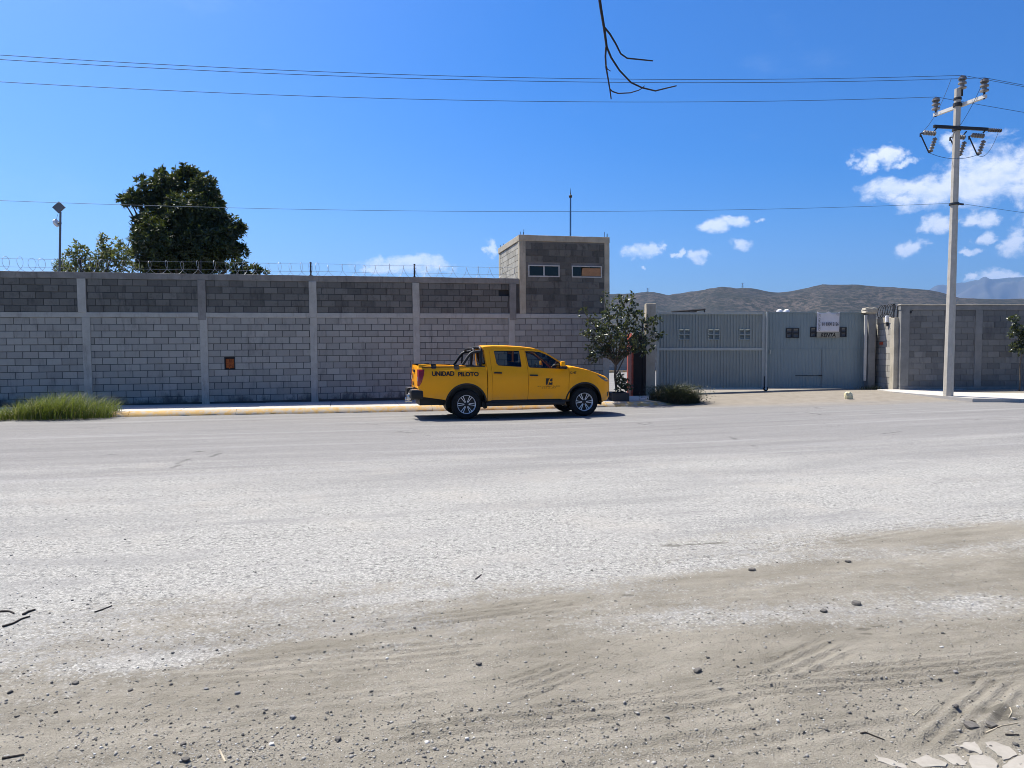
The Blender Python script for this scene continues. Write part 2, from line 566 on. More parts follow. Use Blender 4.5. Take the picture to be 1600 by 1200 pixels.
def m_block(name, a, b, var=0.12, stain=0.2, stain_col=(0.05, 0.05, 0.05), scale=2.2, blotch=0.0, grime=False):
    m, g = newmat(name)
    P = g.pos()
    r = g.rnd()
    n = g.noise(P, scale, 7, 0.66)
    f = g.noise(P, 70, 3, 0.7)
    t = g.m('ADD', g.m('MULTIPLY', r, 0.62), g.m('MULTIPLY', n, 0.38))
    c = g.mix(g.lin(t, 0.12, 0.88), a, b)
    dk = g.m('SUBTRACT', 1.0, g.m('MULTIPLY', g.step(r, 0.86, 0.99), var * 2.0))
    hsv = g.n('ShaderNodeHueSaturation')
    g.put(hsv.inputs['Color'], c); g.put(hsv.inputs['Value'], dk)
    c = hsv.outputs[0]
    st = g.noise(g.map(P, (2.6, 2.6, 0.75)), 1.25, 8, 0.72)
    c = g.mix(g.m('MULTIPLY', g.step(st, 0.50, 0.68), stain), c, stain_col)
    if blotch:
        b2 = g.noise(P, 5.5, 6, 0.7)
        c = g.mix(g.m('MULTIPLY', g.step(b2, 0.55, 0.66), blotch), c, stain_col)
    c = g.mix(g.m('MULTIPLY', g.step(f, 0.62, 0.75), 0.30), c, stain_col)
    if grime:
        zz = g.sep(P)[2]
        gz = g.m('SUBTRACT', zz, g.m('MULTIPLY', g.m('SUBTRACT', g.noise(g.map(P, (1, 1, 0.6)), 2.3, 7, 0.7), 0.5), 1.5))
        c = g.mix(g.m('MULTIPLY', g.step(gz, 0.42, 0.08), 0.75), c, (0.05, 0.049, 0.046))
    g.out(g.bsdf(c, 0.95, g.bump(g.m('ADD', f, g.m('MULTIPLY', n, 0.6)), 0.35, 0.006), spec=0.1))
    return m


def m_plain(name, colr, rough=0.6, metal=0.0, spec=0.4, coat=0.0, var=0.12, scale=6.0, bump=0.0):
    m, g = newmat(name)
    P = g.pos()
    n = g.noise(P, scale, 6, 0.65)
    lo = tuple(max(0.0, v * (1 - var)) for v in colr); hi = tuple(min(1.0, v * (1 + var)) for v in colr)
    c = g.mix(g.lin(n, 0.3, 0.7), lo, hi)
    rr = g.lin(n, 0.25, 0.75, max(0.02, rough - 0.06), min(1.0, rough + 0.06))
    g.out(g.bsdf(c, rr, g.bump(n, bump, 0.01) if bump else None, metal=metal, spec=spec, coat=coat))
    return m


def m_leaf(name, a, b, trans=0.35, rough=0.45, odd=None):
    m, g = newmat(name)
    r = g.rnd()
    c = g.mix(r, a, b)
    if odd:
        c = g.mix(g.step(r, odd[1], min(1.0, odd[1] + 0.05)), c, odd[0])
    p = g.bsdf(c, rough, spec=0.35)
    t = g.n('ShaderNodeBsdfTranslucent')
    g.put(t.inputs['Color'], g.mix(0.5, c, (0.25, 0.30, 0.03)))
    mx = g.n('ShaderNodeMixShader'); mx.inputs[0].default_value = trans
    g.nt.links.new(p.outputs[0], mx.inputs[1]); g.nt.links.new(t.outputs[0], mx.inputs[2])
    g.out(mx)
    return m


def m_paint(name, colr):
    m, g = newmat(name)
    P = g.pos()
    n = g.noise(P, 2.0, 5, 0.6)
    x, y, z = g.sep(P)
    dust = g.m('MULTIPLY', g.step(z, 0.75, 0.40), g.lin(g.noise(P, 7, 5, 0.7), 0.35, 0.65, 0.05, 0.32))
    c = g.mix(g.lin(n, 0.3, 0.7), tuple(v * 0.96 for v in colr), tuple(min(1, v * 1.03) for v in colr))
    c = g.mix(dust, c, (0.34, 0.29, 0.20))
    g.out(g.bsdf(c, 0.45, spec=0.22, coat=0.18))
    return m


def m_glass(name, tint, refl=0.9):
    m, g = newmat(name)
    t = g.n('ShaderNodeBsdfTransparent'); g.put(t.inputs['Color'], tint)
    gl = g.n('ShaderNodeBsdfGlossy'); gl.inputs['Roughness'].default_value = 0.02
    g.put(gl.inputs['Color'], (0.9, 0.95, 1.0))
    fr = g.n('ShaderNodeFresnel'); fr.inputs['IOR'].default_value = 1.5
    mx = g.n('ShaderNodeMixShader')
    g.put(mx.inputs[0], g.m('MULTIPLY', fr.outputs[0], refl))
    g.nt.links.new(t.outputs[0], mx.inputs[1]); g.nt.links.new(gl.outputs[0], mx.inputs[2])
    g.out(mx)
    return m


def m_hill():
    m, g = newmat('scrub hillside')
    P = g.pos()
    n = g.noise(P, 0.010, 8, 0.65)
    f = g.noise(g.map(P, (1, 1, 2.2)), 0.11, 6, 0.78)
    c = g.mix(g.lin(n, 0.35, 0.65), (0.038, 0.038, 0.031), (0.095, 0.078, 0.066))
    c = g.mix(g.step(f, 0.44, 0.58), (0.026, 0.028, 0.022), c)
    pale = g.m('MULTIPLY', g.step(f, 0.60, 0.68), g.step(g.noise(P, 0.02, 5, 0.6), 0.48, 0.62))
    c = g.mix(g.m('MULTIPLY', pale, 0.35), c, (0.18, 0.16, 0.14))
    g.out(g.bsdf(c, 0.95, spec=0.05))
    return m


def m_mountain():
    m, g = newmat('far rock')
    P = g.pos()
    n = g.noise(P, 0.0011, 8, 0.65)
    c = g.mix(g.lin(n, 0.35, 0.65), (0.035, 0.045, 0.035), (0.10, 0.095, 0.085))
    g.out(g.bsdf(c, 0.95, spec=0.05))
    return m


M = {}
M['ground'] = m_ground()
M['block_paint'] = m_block('whitewashed block', (0.27, 0.264, 0.238), (0.385, 0.373, 0.334), 0.12, 0.42, (0.14, 0.138, 0.13), blotch=0.08, grime=True)
M['block_raw'] = m_block('weathered grey block', (0.100, 0.098, 0.089), (0.200, 0.195, 0.175), 0.12, 0.42, (0.035, 0.035, 0.035), blotch=0.25)
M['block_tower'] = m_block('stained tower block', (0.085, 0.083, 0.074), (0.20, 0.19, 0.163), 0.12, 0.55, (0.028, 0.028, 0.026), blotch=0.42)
M['block_right'] = m_block('grey cement block', (0.13, 0.129, 0.124), (0.235, 0.23, 0.216), 0.2, 0.38, (0.06, 0.06, 0.06), blotch=0.12)
M['block_return'] = m_block('dusty lit block', (0.26, 0.245, 0.215), (0.46, 0.43, 0.38), 0.15, 0.2, (0.08, 0.075, 0.07))  # sunlight partly in the colour: tone raised for the sunlit walls
M['mortar_dark'] = m_conc('dark recessed mortar', (0.06, 0.058, 0.054), (0.10, 0.097, 0.09), 0.2)
M['mortar'] = m_conc('grey mortar', (0.13, 0.128, 0.12), (0.22, 0.215, 0.205), 0.3)
M['conc_wall'] = m_conc('wall concrete', (0.33, 0.32, 0.285), (0.47, 0.455, 0.405), 0.36, stain_col=(0.10, 0.096, 0.088))
M['conc_cap'] = m_conc('stained capping concrete', (0.17, 0.162, 0.145), (0.29, 0.275, 0.25), 0.5)
M['conc_tower'] = m_conc('tower concrete', (0.33, 0.29, 0.215), (0.49, 0.44, 0.34), 0.45)
M['conc_pole'] = m_conc('spun concrete', (0.40, 0.37, 0.31), (0.54, 0.50, 0.43), 0.15, 5.0, (0.2, 0.18, 0.15))
M['conc_right'] = m_conc('pale concrete', (0.175, 0.172, 0.162), (0.26, 0.255, 0.24), 0.25, stain_col=(0.13, 0.12, 0.11))
M['conc_old'] = m_conc('old yellowish concrete', (0.33, 0.30, 0.235), (0.52, 0.47, 0.38), 0.25, stain_col=(0.12, 0.10, 0.08))
M['sidewalk'] = m_conc('dusty sidewalk concrete', (0.40, 0.375, 0.335), (0.52, 0.495, 0.455), 0.25, 1.2, (0.26, 0.235, 0.2))
M['kerb'] = m_conc('worn yellow kerb paint', (0.44, 0.27, 0.09), (0.54, 0.37, 0.16), 0.92, 3.4, (0.40, 0.355, 0.285), th=(0.42, 0.58))
M['gate_paint'] = m_plain('blue grey gate paint', (0.275, 0.298, 0.272), 0.55, spec=0.35, var=0.08, scale=1.5)
M['gate_pale'] = m_plain('pale grey gate frame paint', (0.40, 0.415, 0.38), 0.55, spec=0.35, var=0.08)
M['gate_blue'] = m_plain('blue grey gate paint, smooth leaf', (0.225, 0.27, 0.272), 0.5, spec=0.35, var=0.06, scale=1.2)
M['post_sunlit'] = m_plain('post with painted sunlight', (0.46, 0.45, 0.42), 0.7)  # pale tone stands in for sunlight on the hinge post
M['steel_dark'] = m_plain('dark steel', (0.03, 0.03, 0.032), 0.55, spec=0.3)
M['galv'] = m_plain('galvanised steel', (0.42, 0.42, 0.41), 0.45, metal=0.6)
M['arm'] = m_plain('pale crossarm steel', (0.62, 0.60, 0.55), 0.6, spec=0.3)
M['rust'] = m_plain('rust red paint', (0.42, 0.075, 0.035), 0.65, var=0.35, scale=9)
M['door_dark'] = m_plain('dark brown steel', (0.022, 0.016, 0.014), 0.6, spec=0.2)
M['wire'] = m_plain('cable', (0.035, 0.085, 0.16), 0.6)
M['razor'] = m_plain('razor wire steel', (0.36, 0.37, 0.39), 0.5, metal=0.3)
M['porcelain'] = m_plain('grey brown porcelain', (0.20, 0.185, 0.17), 0.25, spec=0.6, var=0.3)
M['porcelain_dark'] = m_plain('dark porcelain', (0.055, 0.05, 0.05), 0.25, spec=0.6)
M['frame_alu'] = m_plain('aluminium frame', (0.50, 0.48, 0.44), 0.5, spec=0.4)
M['pane'] = m_plain('dark window glass', (0.010, 0.012, 0.013), 0.12, spec=0.35)
M['plywood'] = m_plain('bare plywood', (0.36, 0.19, 0.09), 0.8, var=0.2)
M['blue_pipe'] = m_plain('blue painted pipe', (0.045, 0.13, 0.28), 0.5)
M['leaf_dark'] = m_leaf('dark glossy leaf', (0.015, 0.028, 0.012), (0.036, 0.058, 0.020), 0.15, 0.48, ((0.10, 0.135, 0.03), 0.93))
M['leaf_pale'] = m_leaf('pale olive leaf', (0.075, 0.095, 0.045), (0.15, 0.165, 0.075), 0.35, 0.5, ((0.26, 0.22, 0.11), 0.9))
M['leaf_street'] = m_leaf('dusty green leaf', (0.026, 0.036, 0.024), (0.055, 0.070, 0.042), 0.20, 0.34, ((0.15, 0.17, 0.05), 0.94))
M['bark'] = m_conc('grey brown bark', (0.06, 0.048, 0.038), (0.13, 0.11, 0.09), 0.3, 12)
M['grass'] = m_leaf('roadside grass', (0.035, 0.065, 0.010), (0.12, 0.165, 0.028), 0.35, 0.55, ((0.32, 0.27, 0.13), 0.88))
M['weed'] = m_leaf('dusty dark weed', (0.035, 0.042, 0.028), (0.085, 0.088, 0.055), 0.2, 0.6, ((0.30, 0.27, 0.2), 0.88))
M['hill'] = m_hill()
M['mountain'] = m_mountain()
M['yellow'] = m_paint('yellow vehicle paint', (0.95, 0.375, 0.0))
M['plastic'] = m_plain('black plastic', (0.014, 0.014, 0.015), 0.5, spec=0.35)
M['rubber'] = m_plain('tyre rubber', (0.014, 0.014, 0.014), 0.85, spec=0.2)
M['silver'] = m_plain('silver alloy', (0.78, 0.78, 0.79), 0.35, metal=0.25)
M['chrome'] = m_plain('bright bumper', (0.55, 0.55, 0.56), 0.22, metal=0.9)
M['glass'] = m_glass('tinted window glass', (0.52, 0.60, 0.60))
M['lamp_red'] = m_plain('red lamp lens', (0.30, 0.012, 0.008), 0.15, spec=0.6, coat=0.5)
M['lamp_white'] = m_plain('clear lamp lens', (0.75, 0.75, 0.72), 0.2, spec=0.6)
M['headlamp'] = m_plain('headlamp dark lens', (0.05, 0.055, 0.06), 0.08, spec=0.8, coat=0.6)
M['black'] = m_plain('black lettering', (0.018, 0.012, 0.008), 0.5)
M['seat'] = m_plain('dark cloth', (0.03, 0.03, 0.032), 0.9)
M['banner'] = m_plain('white banner vinyl', (0.62, 0.60, 0.62), 0.6, var=0.05)
M['board'] = m_plain('grubby sign board', (0.30, 0.28, 0.22), 0.7, var=0.2)
M['white'] = m_plain('white plastic', (0.75, 0.75, 0.76), 0.5)
M['solar'] = m_plain('grey panel back', (0.16, 0.16, 0.16), 0.6)
M['plaster'] = m_conc('broken pale plaster', (0.25, 0.23, 0.195), (0.36, 0.335, 0.29), 0.35, 9, (0.28, 0.26, 0.22))
M['stick'] = m_plain('dry twig', (0.035, 0.028, 0.022), 0.85, var=0.3)
M['straw'] = m_plain('pale straw', (0.42, 0.36, 0.26), 0.85, var=0.3)
M['stone_dark'] = m_plain('dark stone', (0.10, 0.092, 0.08), 0.85, var=0.4, scale=40, bump=0.4)
M['stone_grey'] = m_plain('grey stone', (0.20, 0.195, 0.185), 0.9, var=0.3, scale=40, bump=0.4)
M['stone_pale'] = m_plain('pale stone', (0.50, 0.48, 0.44), 0.9, var=0.2, scale=40, bump=0.4)


def m_gravel():
    m, g = newmat('loose gravel')
    r = g.rnd()
    c = g.mix(g.step(r, 0.0, 1.0), (0.085, 0.082, 0.075), (0.34, 0.325, 0.29))
    c = g.mix(g.step(r, 0.93, 0.97), c, (0.55, 0.53, 0.49))
    g.out(g.bsdf(c, 0.9, spec=0.15))
    return m


M['gravel'] = m_gravel()

# ------------------------------------------------------------------ terrain heights
WA = R(13.2)
WU = Vector((math.cos(WA), math.sin(WA), 0))          # along the left wall
WN = Vector((math.sin(WA), -math.cos(WA), 0))         # out of the wall, towards the road
W0 = Vector((-12.6, 21.5, 0.13))                      # foot of the wall at one pilaster


def terrain(x, y):
    z = 0.012 * np.clip(x, 0, 25) * sstep(y, 8, 18)
    k = sstep(x, 4.2, 13)
    z = z + sstep(y, 21.8, 25.2) * (0.10 + 0.12 * k) * sstep(x, 3.0, 6.0)
    return z


def tz(x, y):
    return float(terrain(np.array([float(x)]), np.array([float(y)]))[0])


tracks = [  # (pixel start, pixel end, grooves, groove spacing m, depth m)
    ((1150, 1076), (1620, 1030), 5, 0.070, 0.014),
    ((1455, 1165), (1565, 1060), 4, 0.068, 0.014),
    ((1215, 1055), (1310, 1008), 4, 0.07, 0.013),
    ((790, 1082), (905, 1040), 4, 0.07, 0.012),
    ((300, 1050), (760, 1010), 5, 0.085, 0.009),
    ((620, 1150), (1180, 1085), 4, 0.09, 0.012),
    ((850, 1195), (1450, 1110), 3, 0.10, 0.010),
    ((560, 985), (900, 940), 4, 0.08, 0.008),
    ((1050, 880), (1600, 800), 4, 0.09, 0.006),
    ((200, 1130), (700, 1075), 4, 0.09, 0.006),
]


def micro(x, y):
    """small relief of the near ground"""
    yb = 4.85 + 0.37 * x
    dirt = sstep(y - yb, 0.9, -0.4)
    c, s = math.cos(R(15)), math.sin(R(15))
    a = x * c + y * s; b = -x * s + y * c
    h = 0.045 * fbm(x * 0.7, y * 0.7, 3, 3) * (0.3 + 0.7 * dirt)
    h = h + dirt * 0.014 * fbm(a * 0.7, b * 8.0, 4, 9)
    h = h + (0.25 + 0.75 * dirt) * 0.012 * fbm(x * 11, y * 11, 3, 21)
    h = h + (0.35 + 0.65 * dirt) * 0.010 * fbm(x * 26, y * 26, 2, 33)
    for (p0, p1, n, sp, dp) in tracks:
        A = on_ground(*p0); B = on_ground(*p1)
        d = (B - A); L = d.length; d = d / L
        u = (x - A.x) * d.x + (y - A.y) * d.y
        v = -(x - A.x) * d.y + (y - A.y) * d.x
        v = v + 0.022 * np.sin(u * 1.6) + 0.020 * fbm(u * 7, v * 0 + 2, 2, 5)
        half = n * sp / 2
        w_ = sstep(np.abs(v), half, half - sp * 0.4) * sstep(u, -0.1, 0.15) * sstep(u, L + 0.1, L - 0.15)
        br = 0.35 + 0.95 * np.clip(fbm(u * 3.5, v * 6, 3, 61) + 0.5, 0, 1)
        h = h + w_ * br * dp * 0.72 * (np.cos(v / sp * 2 * math.pi) * 0.9 - 0.25)
    h = h * sstep(y, 15, 7)
    return h


def axis_coords(lo, hi, step, growth, limit_lo, limit_hi):
    core = list(np.arange(lo, hi + 1e-6, step))
    s = step; p = hi; up = []
    while p < limit_hi:
        s *= growth; p += s; up.append(min(p, limit_hi))
    s = step; p = lo; dn = []
    while p > limit_lo:
        s *= growth; p -= s; dn.append(max(p, limit_lo))
    return np.array(dn[::-1] + core + up)


gx = axis_coords(-4.4, 5.0, 0.0145, 1.06, -10900, 10900)
gy = axis_coords(2.6, 7.6, 0.0145, 1.03, -400, 10900)
GX, GY = np.meshgrid(gx, gy, indexing='xy')
GZ = terrain(GX, GY) + micro(GX, GY)
nx, ny = len(gx), len(gy)
V = np.stack([GX, GY, GZ], -1).reshape(-1, 3)
I = np.arange(nx * ny).reshape(ny, nx)
F = np.stack([I[:-1, :-1], I[:-1, 1:], I[1:, 1:], I[1:, :-1]], -1).reshape(-1, 4)
fc = V[F].mean(1)
near_edge = 4.9 + 0.38 * np.clip(fc[:, 0], -14, 30) + 1.3 * fbm(fc[:, 0] * 0.7, fc[:, 1] * 0 + 1, 3, 40)
far_edge = np.where(fc[:, 0] < 4.4, 22.3 + 0.234 * (fc[:, 0] - 4.4) - 0.3, 21.9)
is_road = (fc[:, 1] > near_edge) & (fc[:, 1] < far_edge) & (np.abs(fc[:, 0]) < 160) & (fc[:, 1] > -40)


def submesh(name, mask, label=None):
    f = F[mask]
    used = np.unique(f)
    remap = np.zeros(len(V), dtype=np.int32); remap[used] = np.arange(len(used))
    o = link(name, npmesh(name, V[used], remap[f], smooth=True), None, M['ground'])
    return tag(o, kind='structure')


ground = submesh('ground', ~is_road)
road = submesh('road', is_road)


def ground_z(x, y):
    a = np.array([float(x)]); b = np.array([float(y)])
    return float((terrain(a, b) + micro(a, b))[0])


# sidewalk and rolled yellow kerb in front of the left wall
def wl(x, y, z):
    """point in the left wall's frame (x along, y out of the wall towards the road), z absolute"""
    p = W0 + WU * x + WN * y
    return (p.x, p.y, z)


SWX0, SWX1 = -9.0, 18.0


def sw_z(x):
    return 0.125 + 0.0032 * x


slabs = empty('sidewalk'); tag(slabs, kind='structure')
x = SWX0
random.seed(3)
while x < SWX1 - 0.1:
    x2 = min(x + 2.0, SWX1)
    mb = MB()
    a, b = x + 0.006, x2 - 0.006
    dz = random.uniform(-0.004, 0.004)
    z1, z2 = sw_z(x) + dz, sw_z(x2) + dz
    mb.add([wl(a, -0.16, z1 - .3), wl(b, -0.16, z2 - .3), wl(b, 2.56, z2 - .3), wl(a, 2.56, z1 - .3),
            wl(a, -0.16, z1), wl(b, -0.16, z2), wl(b, 2.56, z2), wl(a, 2.56, z1)],
           [(0, 3, 2, 1), (4, 5, 6, 7), (0, 1, 5, 4), (1, 2, 6, 5), (2, 3, 7, 6), (3, 0, 4, 7)])
    mb.build('slab', M['sidewalk'], slabs)
    x = x2
kerb = empty('kerb'); tag(kerb, kind='structure')
x = SWX0
while x < SWX1 - 0.3:
    x2 = x + 2.7
    if x2 > SWX1 - 0.4: x2 = SWX1 - 0.25
    rows = []
    for k in range(7):
        xx = x + 0.004 + (x2 - x - 0.008) * k / 6
        j = 0.012 * math.sin(xx * 3.1) + random.uniform(-.008, .008)
        z = sw_z(xx)
        p = W0 + WU * xx + WN * 3.0
        zr = tz(p.x, p.y)
        rows.append([wl(xx, 2.564, z - .2), wl(xx, 2.564, z + 0.003), wl(xx, 2.63, z + 0.004), wl(xx, 2.72 + j, z - 0.03), wl(xx, 2.83 + j, zr + 0.035), wl(xx, 2.87 + j, zr - 0.12)])
    MB().grid(rows).build('kerb_length', M['kerb'], kerb, smooth='all')
    x = x2

# right-hand sidewalk
sr = empty('sidewalk'); tag(sr, kind='structure')
random.seed(5)
xs = [12.95, 14.2, 16.3, 18.4, 20.5, 22.6, 24.7, 26.8]
for i in range(len(xs) - 1):
    a, b = xs[i] + .006, xs[i + 1] - .006
    z = 0.415 + random.uniform(-.004, .004)
    f0 = 22.0 if i else 24.6
    f1 = 22.0
    if i == 0:
        poly = [(a, 25.62), (b, 25.62), (b, 22.25), (a, 24.7)]
    else:
        poly = [(a, 25.62), (b, 25.62), (b, 22.0), (a, 22.25 if i == 1 else 22.0)]
    n = len(poly)
    vv = [(p[0], p[1], 0.05) for p in poly] + [(p[0], p[1], z - .125 * (25.62 - p[1]) / 3.6) for p in poly]
    ff = [tuple(range(n)), tuple(range(n, 2 * n))] + [(k, (k + 1) % n, (k + 1) % n + n, k + n) for k in range(n)]
    MB().add(vv, ff).build('slab', M['sidewalk'], sr)

# ------------------------------------------------------------------ hills and far mountain
def ridge(points, r0, name, mat, depth, az_pad, seed, rough, n_r=40, n_a=260):
    az = []; elv = []
    for px, py in points:
        d = pix_dir(px, py)
        az.append(math.atan2(d.x, d.y)); elv.append(d.z / math.hypot(d.x, d.y))
    A = np.linspace(az[0] - az_pad[0], az[-1] + az_pad[1], n_a)
    E_ = np.interp(A, az, elv)
    T = np.linspace(-1, 1, n_r)
    AA, TT = np.meshgrid(A, T, indexing='ij')
    RR = r0 + depth * TT
    prof = np.where(TT < 0, np.cos(TT * math.pi / 2) ** 1.25, np.cos(TT * math.pi / 2))
    X = RR * np.sin(AA); Y = RR * np.cos(AA)
    k = 7.0 / depth
    fold = fbm(X * k, Y * k, 5, seed)
    Hh = np.interp(AA, az, elv) * r0 * prof
    Hh = Hh * (1 + rough * fold * (1 - np.exp(-((TT) / 0.22) ** 2)))
    Hh = Hh + EYE * prof + (np.abs(TT) < 0.999) * 0
    Hh = np.where(np.abs(TT) > 0.999, -1.0, Hh)
    VV = np.stack([X, Y, Hh], -1).reshape(-1, 3)
    J = np.arange(n_a * n_r).reshape(n_a, n_r)
    FF = np.stack([J[:-1, :-1], J[1:, :-1], J[1:, 1:], J[:-1, 1:]], -1).reshape(-1, 4)
    o = link(name, npmesh(name, VV, FF, smooth=True), None, mat)
    return tag(o, kind='structure')


HILL = [(-200, 500), (300, 490), (700, 478), (900, 470), (1000, 464), (1022, 463), (1045, 465.5), (1075, 459.5), (1120, 453.5), (1165, 455), (1210, 460),
        (1232, 458.5), (1285, 447.5), (1337, 447.5), (1375, 450.5), (1450, 455), (1480, 462), (1500, 468), (1600, 471), (1750, 474), (2000, 480)]
MOUNT = [(1380, 470), (1430, 464), (1453, 453), (1463, 447), (1480, 449), (1500, 443), (1513, 444), (1540, 438), (1562, 436), (1600, 434), (1680, 428), (1800, 440), (2050, 455)]
ridge(HILL, 1500, 'hill', M['hill'], 620, (0.1, 0.1), 4, 0.3, 60, 420)
ridge(MOUNT, 9000, 'mountain', M['mountain'], 1500, (0.02, 0.15), 8, 0.5, 50, 200)
# ------------------------------------------------------------------ block walls
def block_mesh(name, mat):
    """one hollow block face, 1 x 1 in x/z (scaled when placed), chamfered front, 6 cm of depth; front at y = 0"""
    c = 0.012; cz = 0.026
    v = [(0, 0.06, 0), (1, 0.06, 0), (1, 0.06, 1), (0, 0.06, 1),
         (0, 0.006, 0), (1, 0.006, 0), (1, 0.006, 1), (0, 0.006, 1),
         (c, 0, cz), (1 - c, 0, cz), (1 - c, 0, 1 - cz), (c, 0, 1 - cz)]
    f = [(0, 1, 5, 4), (1, 2, 6, 5), (2, 3, 7, 6), (3, 0, 4, 7), (4, 5, 9, 8), (5, 6, 10, 9), (6, 7, 11, 10), (7, 4, 8, 11), (8, 9, 10, 11)]
    me = bpy.data.meshes.new(name)
    me.from_pydata(v, [], f)
    me.materials.append(mat)
    return me


def courses(x0, x1, z0, n, ch, bl=0.405, holes=(), start=0.0, odd=0):
    """list of (x, z, w, h) for running bond between x0 and x1"""
    out = []
    for r in range(n):
        z = z0 + r * ch
        x = x0 - ((r + odd) % 2) * bl / 2 - start
        while x < x1:
            a, b = max(x, x0), min(x + bl, x1)
            x += bl
            if b - a < 0.05: continue
            segs = [(a, b)]
            for (hx0, hx1, hz0, hz1) in holes:
                if z + ch * 0.5 > hz0 and z + ch * 0.5 < hz1:
                    ns = []
                    for (p, q_) in segs:
                        if hx1 <= p or hx0 >= q_: ns.append((p, q_)); continue
                        if hx0 - p > 0.04: ns.append((p, hx0))
                        if q_ - hx1 > 0.04: ns.append((hx1, q_))
                    segs = ns
            for (p, q_) in segs:
                out.append((p, z, q_ - p, ch))
    return out


def lay(parent, blocks, me, joint=0.010, yoff=0.0, jit=0.002, rnd_=random, M4=None):
    """each block an object sharing one mesh; M4 turns the block plane inside the parent's frame"""
    for (x, z, w_, h) in blocks:
        o = bpy.data.objects.new('block', me)
        col.objects.link(o)
        o.parent = parent
        mt = Matrix.Translation((x + joint / 2, yoff + rnd_.uniform(-jit, jit), z + joint / 2)) @ Matrix.Diagonal((w_ - joint, 1, h - joint, 1))
        o.matrix_local = (M4 @ mt) if M4 else mt


def lay_joined(parent, blocks, mat, joint=0.010, jit=0.002):
    mb = MB()
    c = 0.005
    for (x, z, w_, h) in blocks:
        y = random.uniform(-jit, jit)
        a, b, p, q_ = x + joint / 2, x + w_ - joint / 2, z + joint / 2, z + h - joint / 2
        mb.add([(a, y + .05, p), (b, y + .05, p), (b, y + .05, q_), (a, y + .05, q_),
                (a, y + .006, p), (b, y + .006, p), (b, y + .006, q_), (a, y + .006, q_),
                (a + c, y, p + c), (b - c, y, p + c), (b - c, y, q_ - c), (a + c, y, q_ - c)],
               [(0, 1, 5, 4), (1, 2, 6, 5), (2, 3, 7, 6), (3, 0, 4, 7), (4, 5, 9, 8), (5, 6, 10, 9), (6, 7, 11, 10), (7, 4, 8, 11), (8, 9, 10, 11)])
    o = mb.build('block_courses', mat, parent)
    o['kind'] = 'stuff'
    return o


def rough_box(x0, x1, y0, y1, z0, z1, nx_=1, nz_=1, amp=0.006, ch=0.008):
    """cast concrete member: box with slightly uneven faces"""
    bm = bmesh.new()
    bmesh.ops.create_cube(bm, size=1.0)
    for p in bm.verts:
        p.co = Vector(((x0 + x1) / 2 + p.co.x * (x1 - x0), (y0 + y1) / 2 + p.co.y * (y1 - y0), (z0 + z1) / 2 + p.co.z * (z1 - z0)))
    bmesh.ops.bevel(bm, geom=bm.edges[:], offset=ch, segments=1, affect='EDGES')
    for k in range(1, nx_):
        bmesh.ops.bisect_plane(bm, geom=bm.verts[:] + bm.edges[:] + bm.faces[:], plane_co=(x0 + (x1 - x0) * k / nx_, 0, 0), plane_no=(1, 0, 0))
    for k in range(1, nz_):
        bmesh.ops.bisect_plane(bm, geom=bm.verts[:] + bm.edges[:] + bm.faces[:], plane_co=(0, 0, z0 + (z1 - z0) * k / nz_), plane_no=(0, 0, 1))
    for p in bm.verts:
        p.co += Vector((random.uniform(-amp, amp), random.uniform(-amp, amp) * 0.6, random.uniform(-amp, amp)))
    return bm


random.seed(11)
SP = 3.25
WROT = (0, -0.0095, WA)
wall = thing('block_wall', 'long two-tone block wall with concrete posts behind the yellow pickup', 'wall', W0, WROT)
LOW, MID0, MID1, UP1, TOP = 2.62, 2.62, 2.775, 3.765, 3.955
x_end = 16.42
pil = [-2 * SP, -SP, 0.0, SP, 2 * SP, 3 * SP, 4 * SP - 0.05, x_end - 0.1]
lowb = []; upb = []
niche = (3.83, 4.12, 1.02, 1.40)
vent = (12.52, 12.92, 3.369, 3.567)
for i in range(len(pil) - 1):
    a, b = pil[i] + 0.10, pil[i + 1] - 0.10
    lowb += courses(a, b, 0.02, 13, 0.2, 0.408, [niche], start=random.uniform(0, .2), odd=i % 2)
    if i < len(pil) - 2:
        o_ = -0.06 if i in (1, 2) else 0.0
        upb += courses(a + o_, b + (-0.06 if i in (1,) else 0), MID1, 5, 0.198, 0.408, [vent], start=random.uniform(0, .3), odd=(i + 1) % 2)
me_p = block_mesh('block', M['block_paint'])
me_r = block_mesh('block', M['block_raw'])
vis = sorted([(b[0], 0, b) for b in lowb if b[0] > -1.7] + [(b[0], 1, b) for b in upb if b[0] > -1.7], key=lambda t: t[0])
ind = vis[:300]
lay(wall, [t[2] for t in ind if t[1] == 0], me_p, 0.015)
lay(wall, [t[2] for t in ind if t[1] == 1], me_r, 0.016, jit=0.005)
rest = vis[300:]
lay_joined(wall, [t[2] for t in rest if t[1] == 0] + [b for b in lowb if b[0] <= -1.7], M['block_paint'], 0.015)
lay_joined(wall, [t[2] for t in rest if t[1] == 1] + [b for b in upb if b[0] <= -1.7], M['block_raw'], 0.016, 0.005)
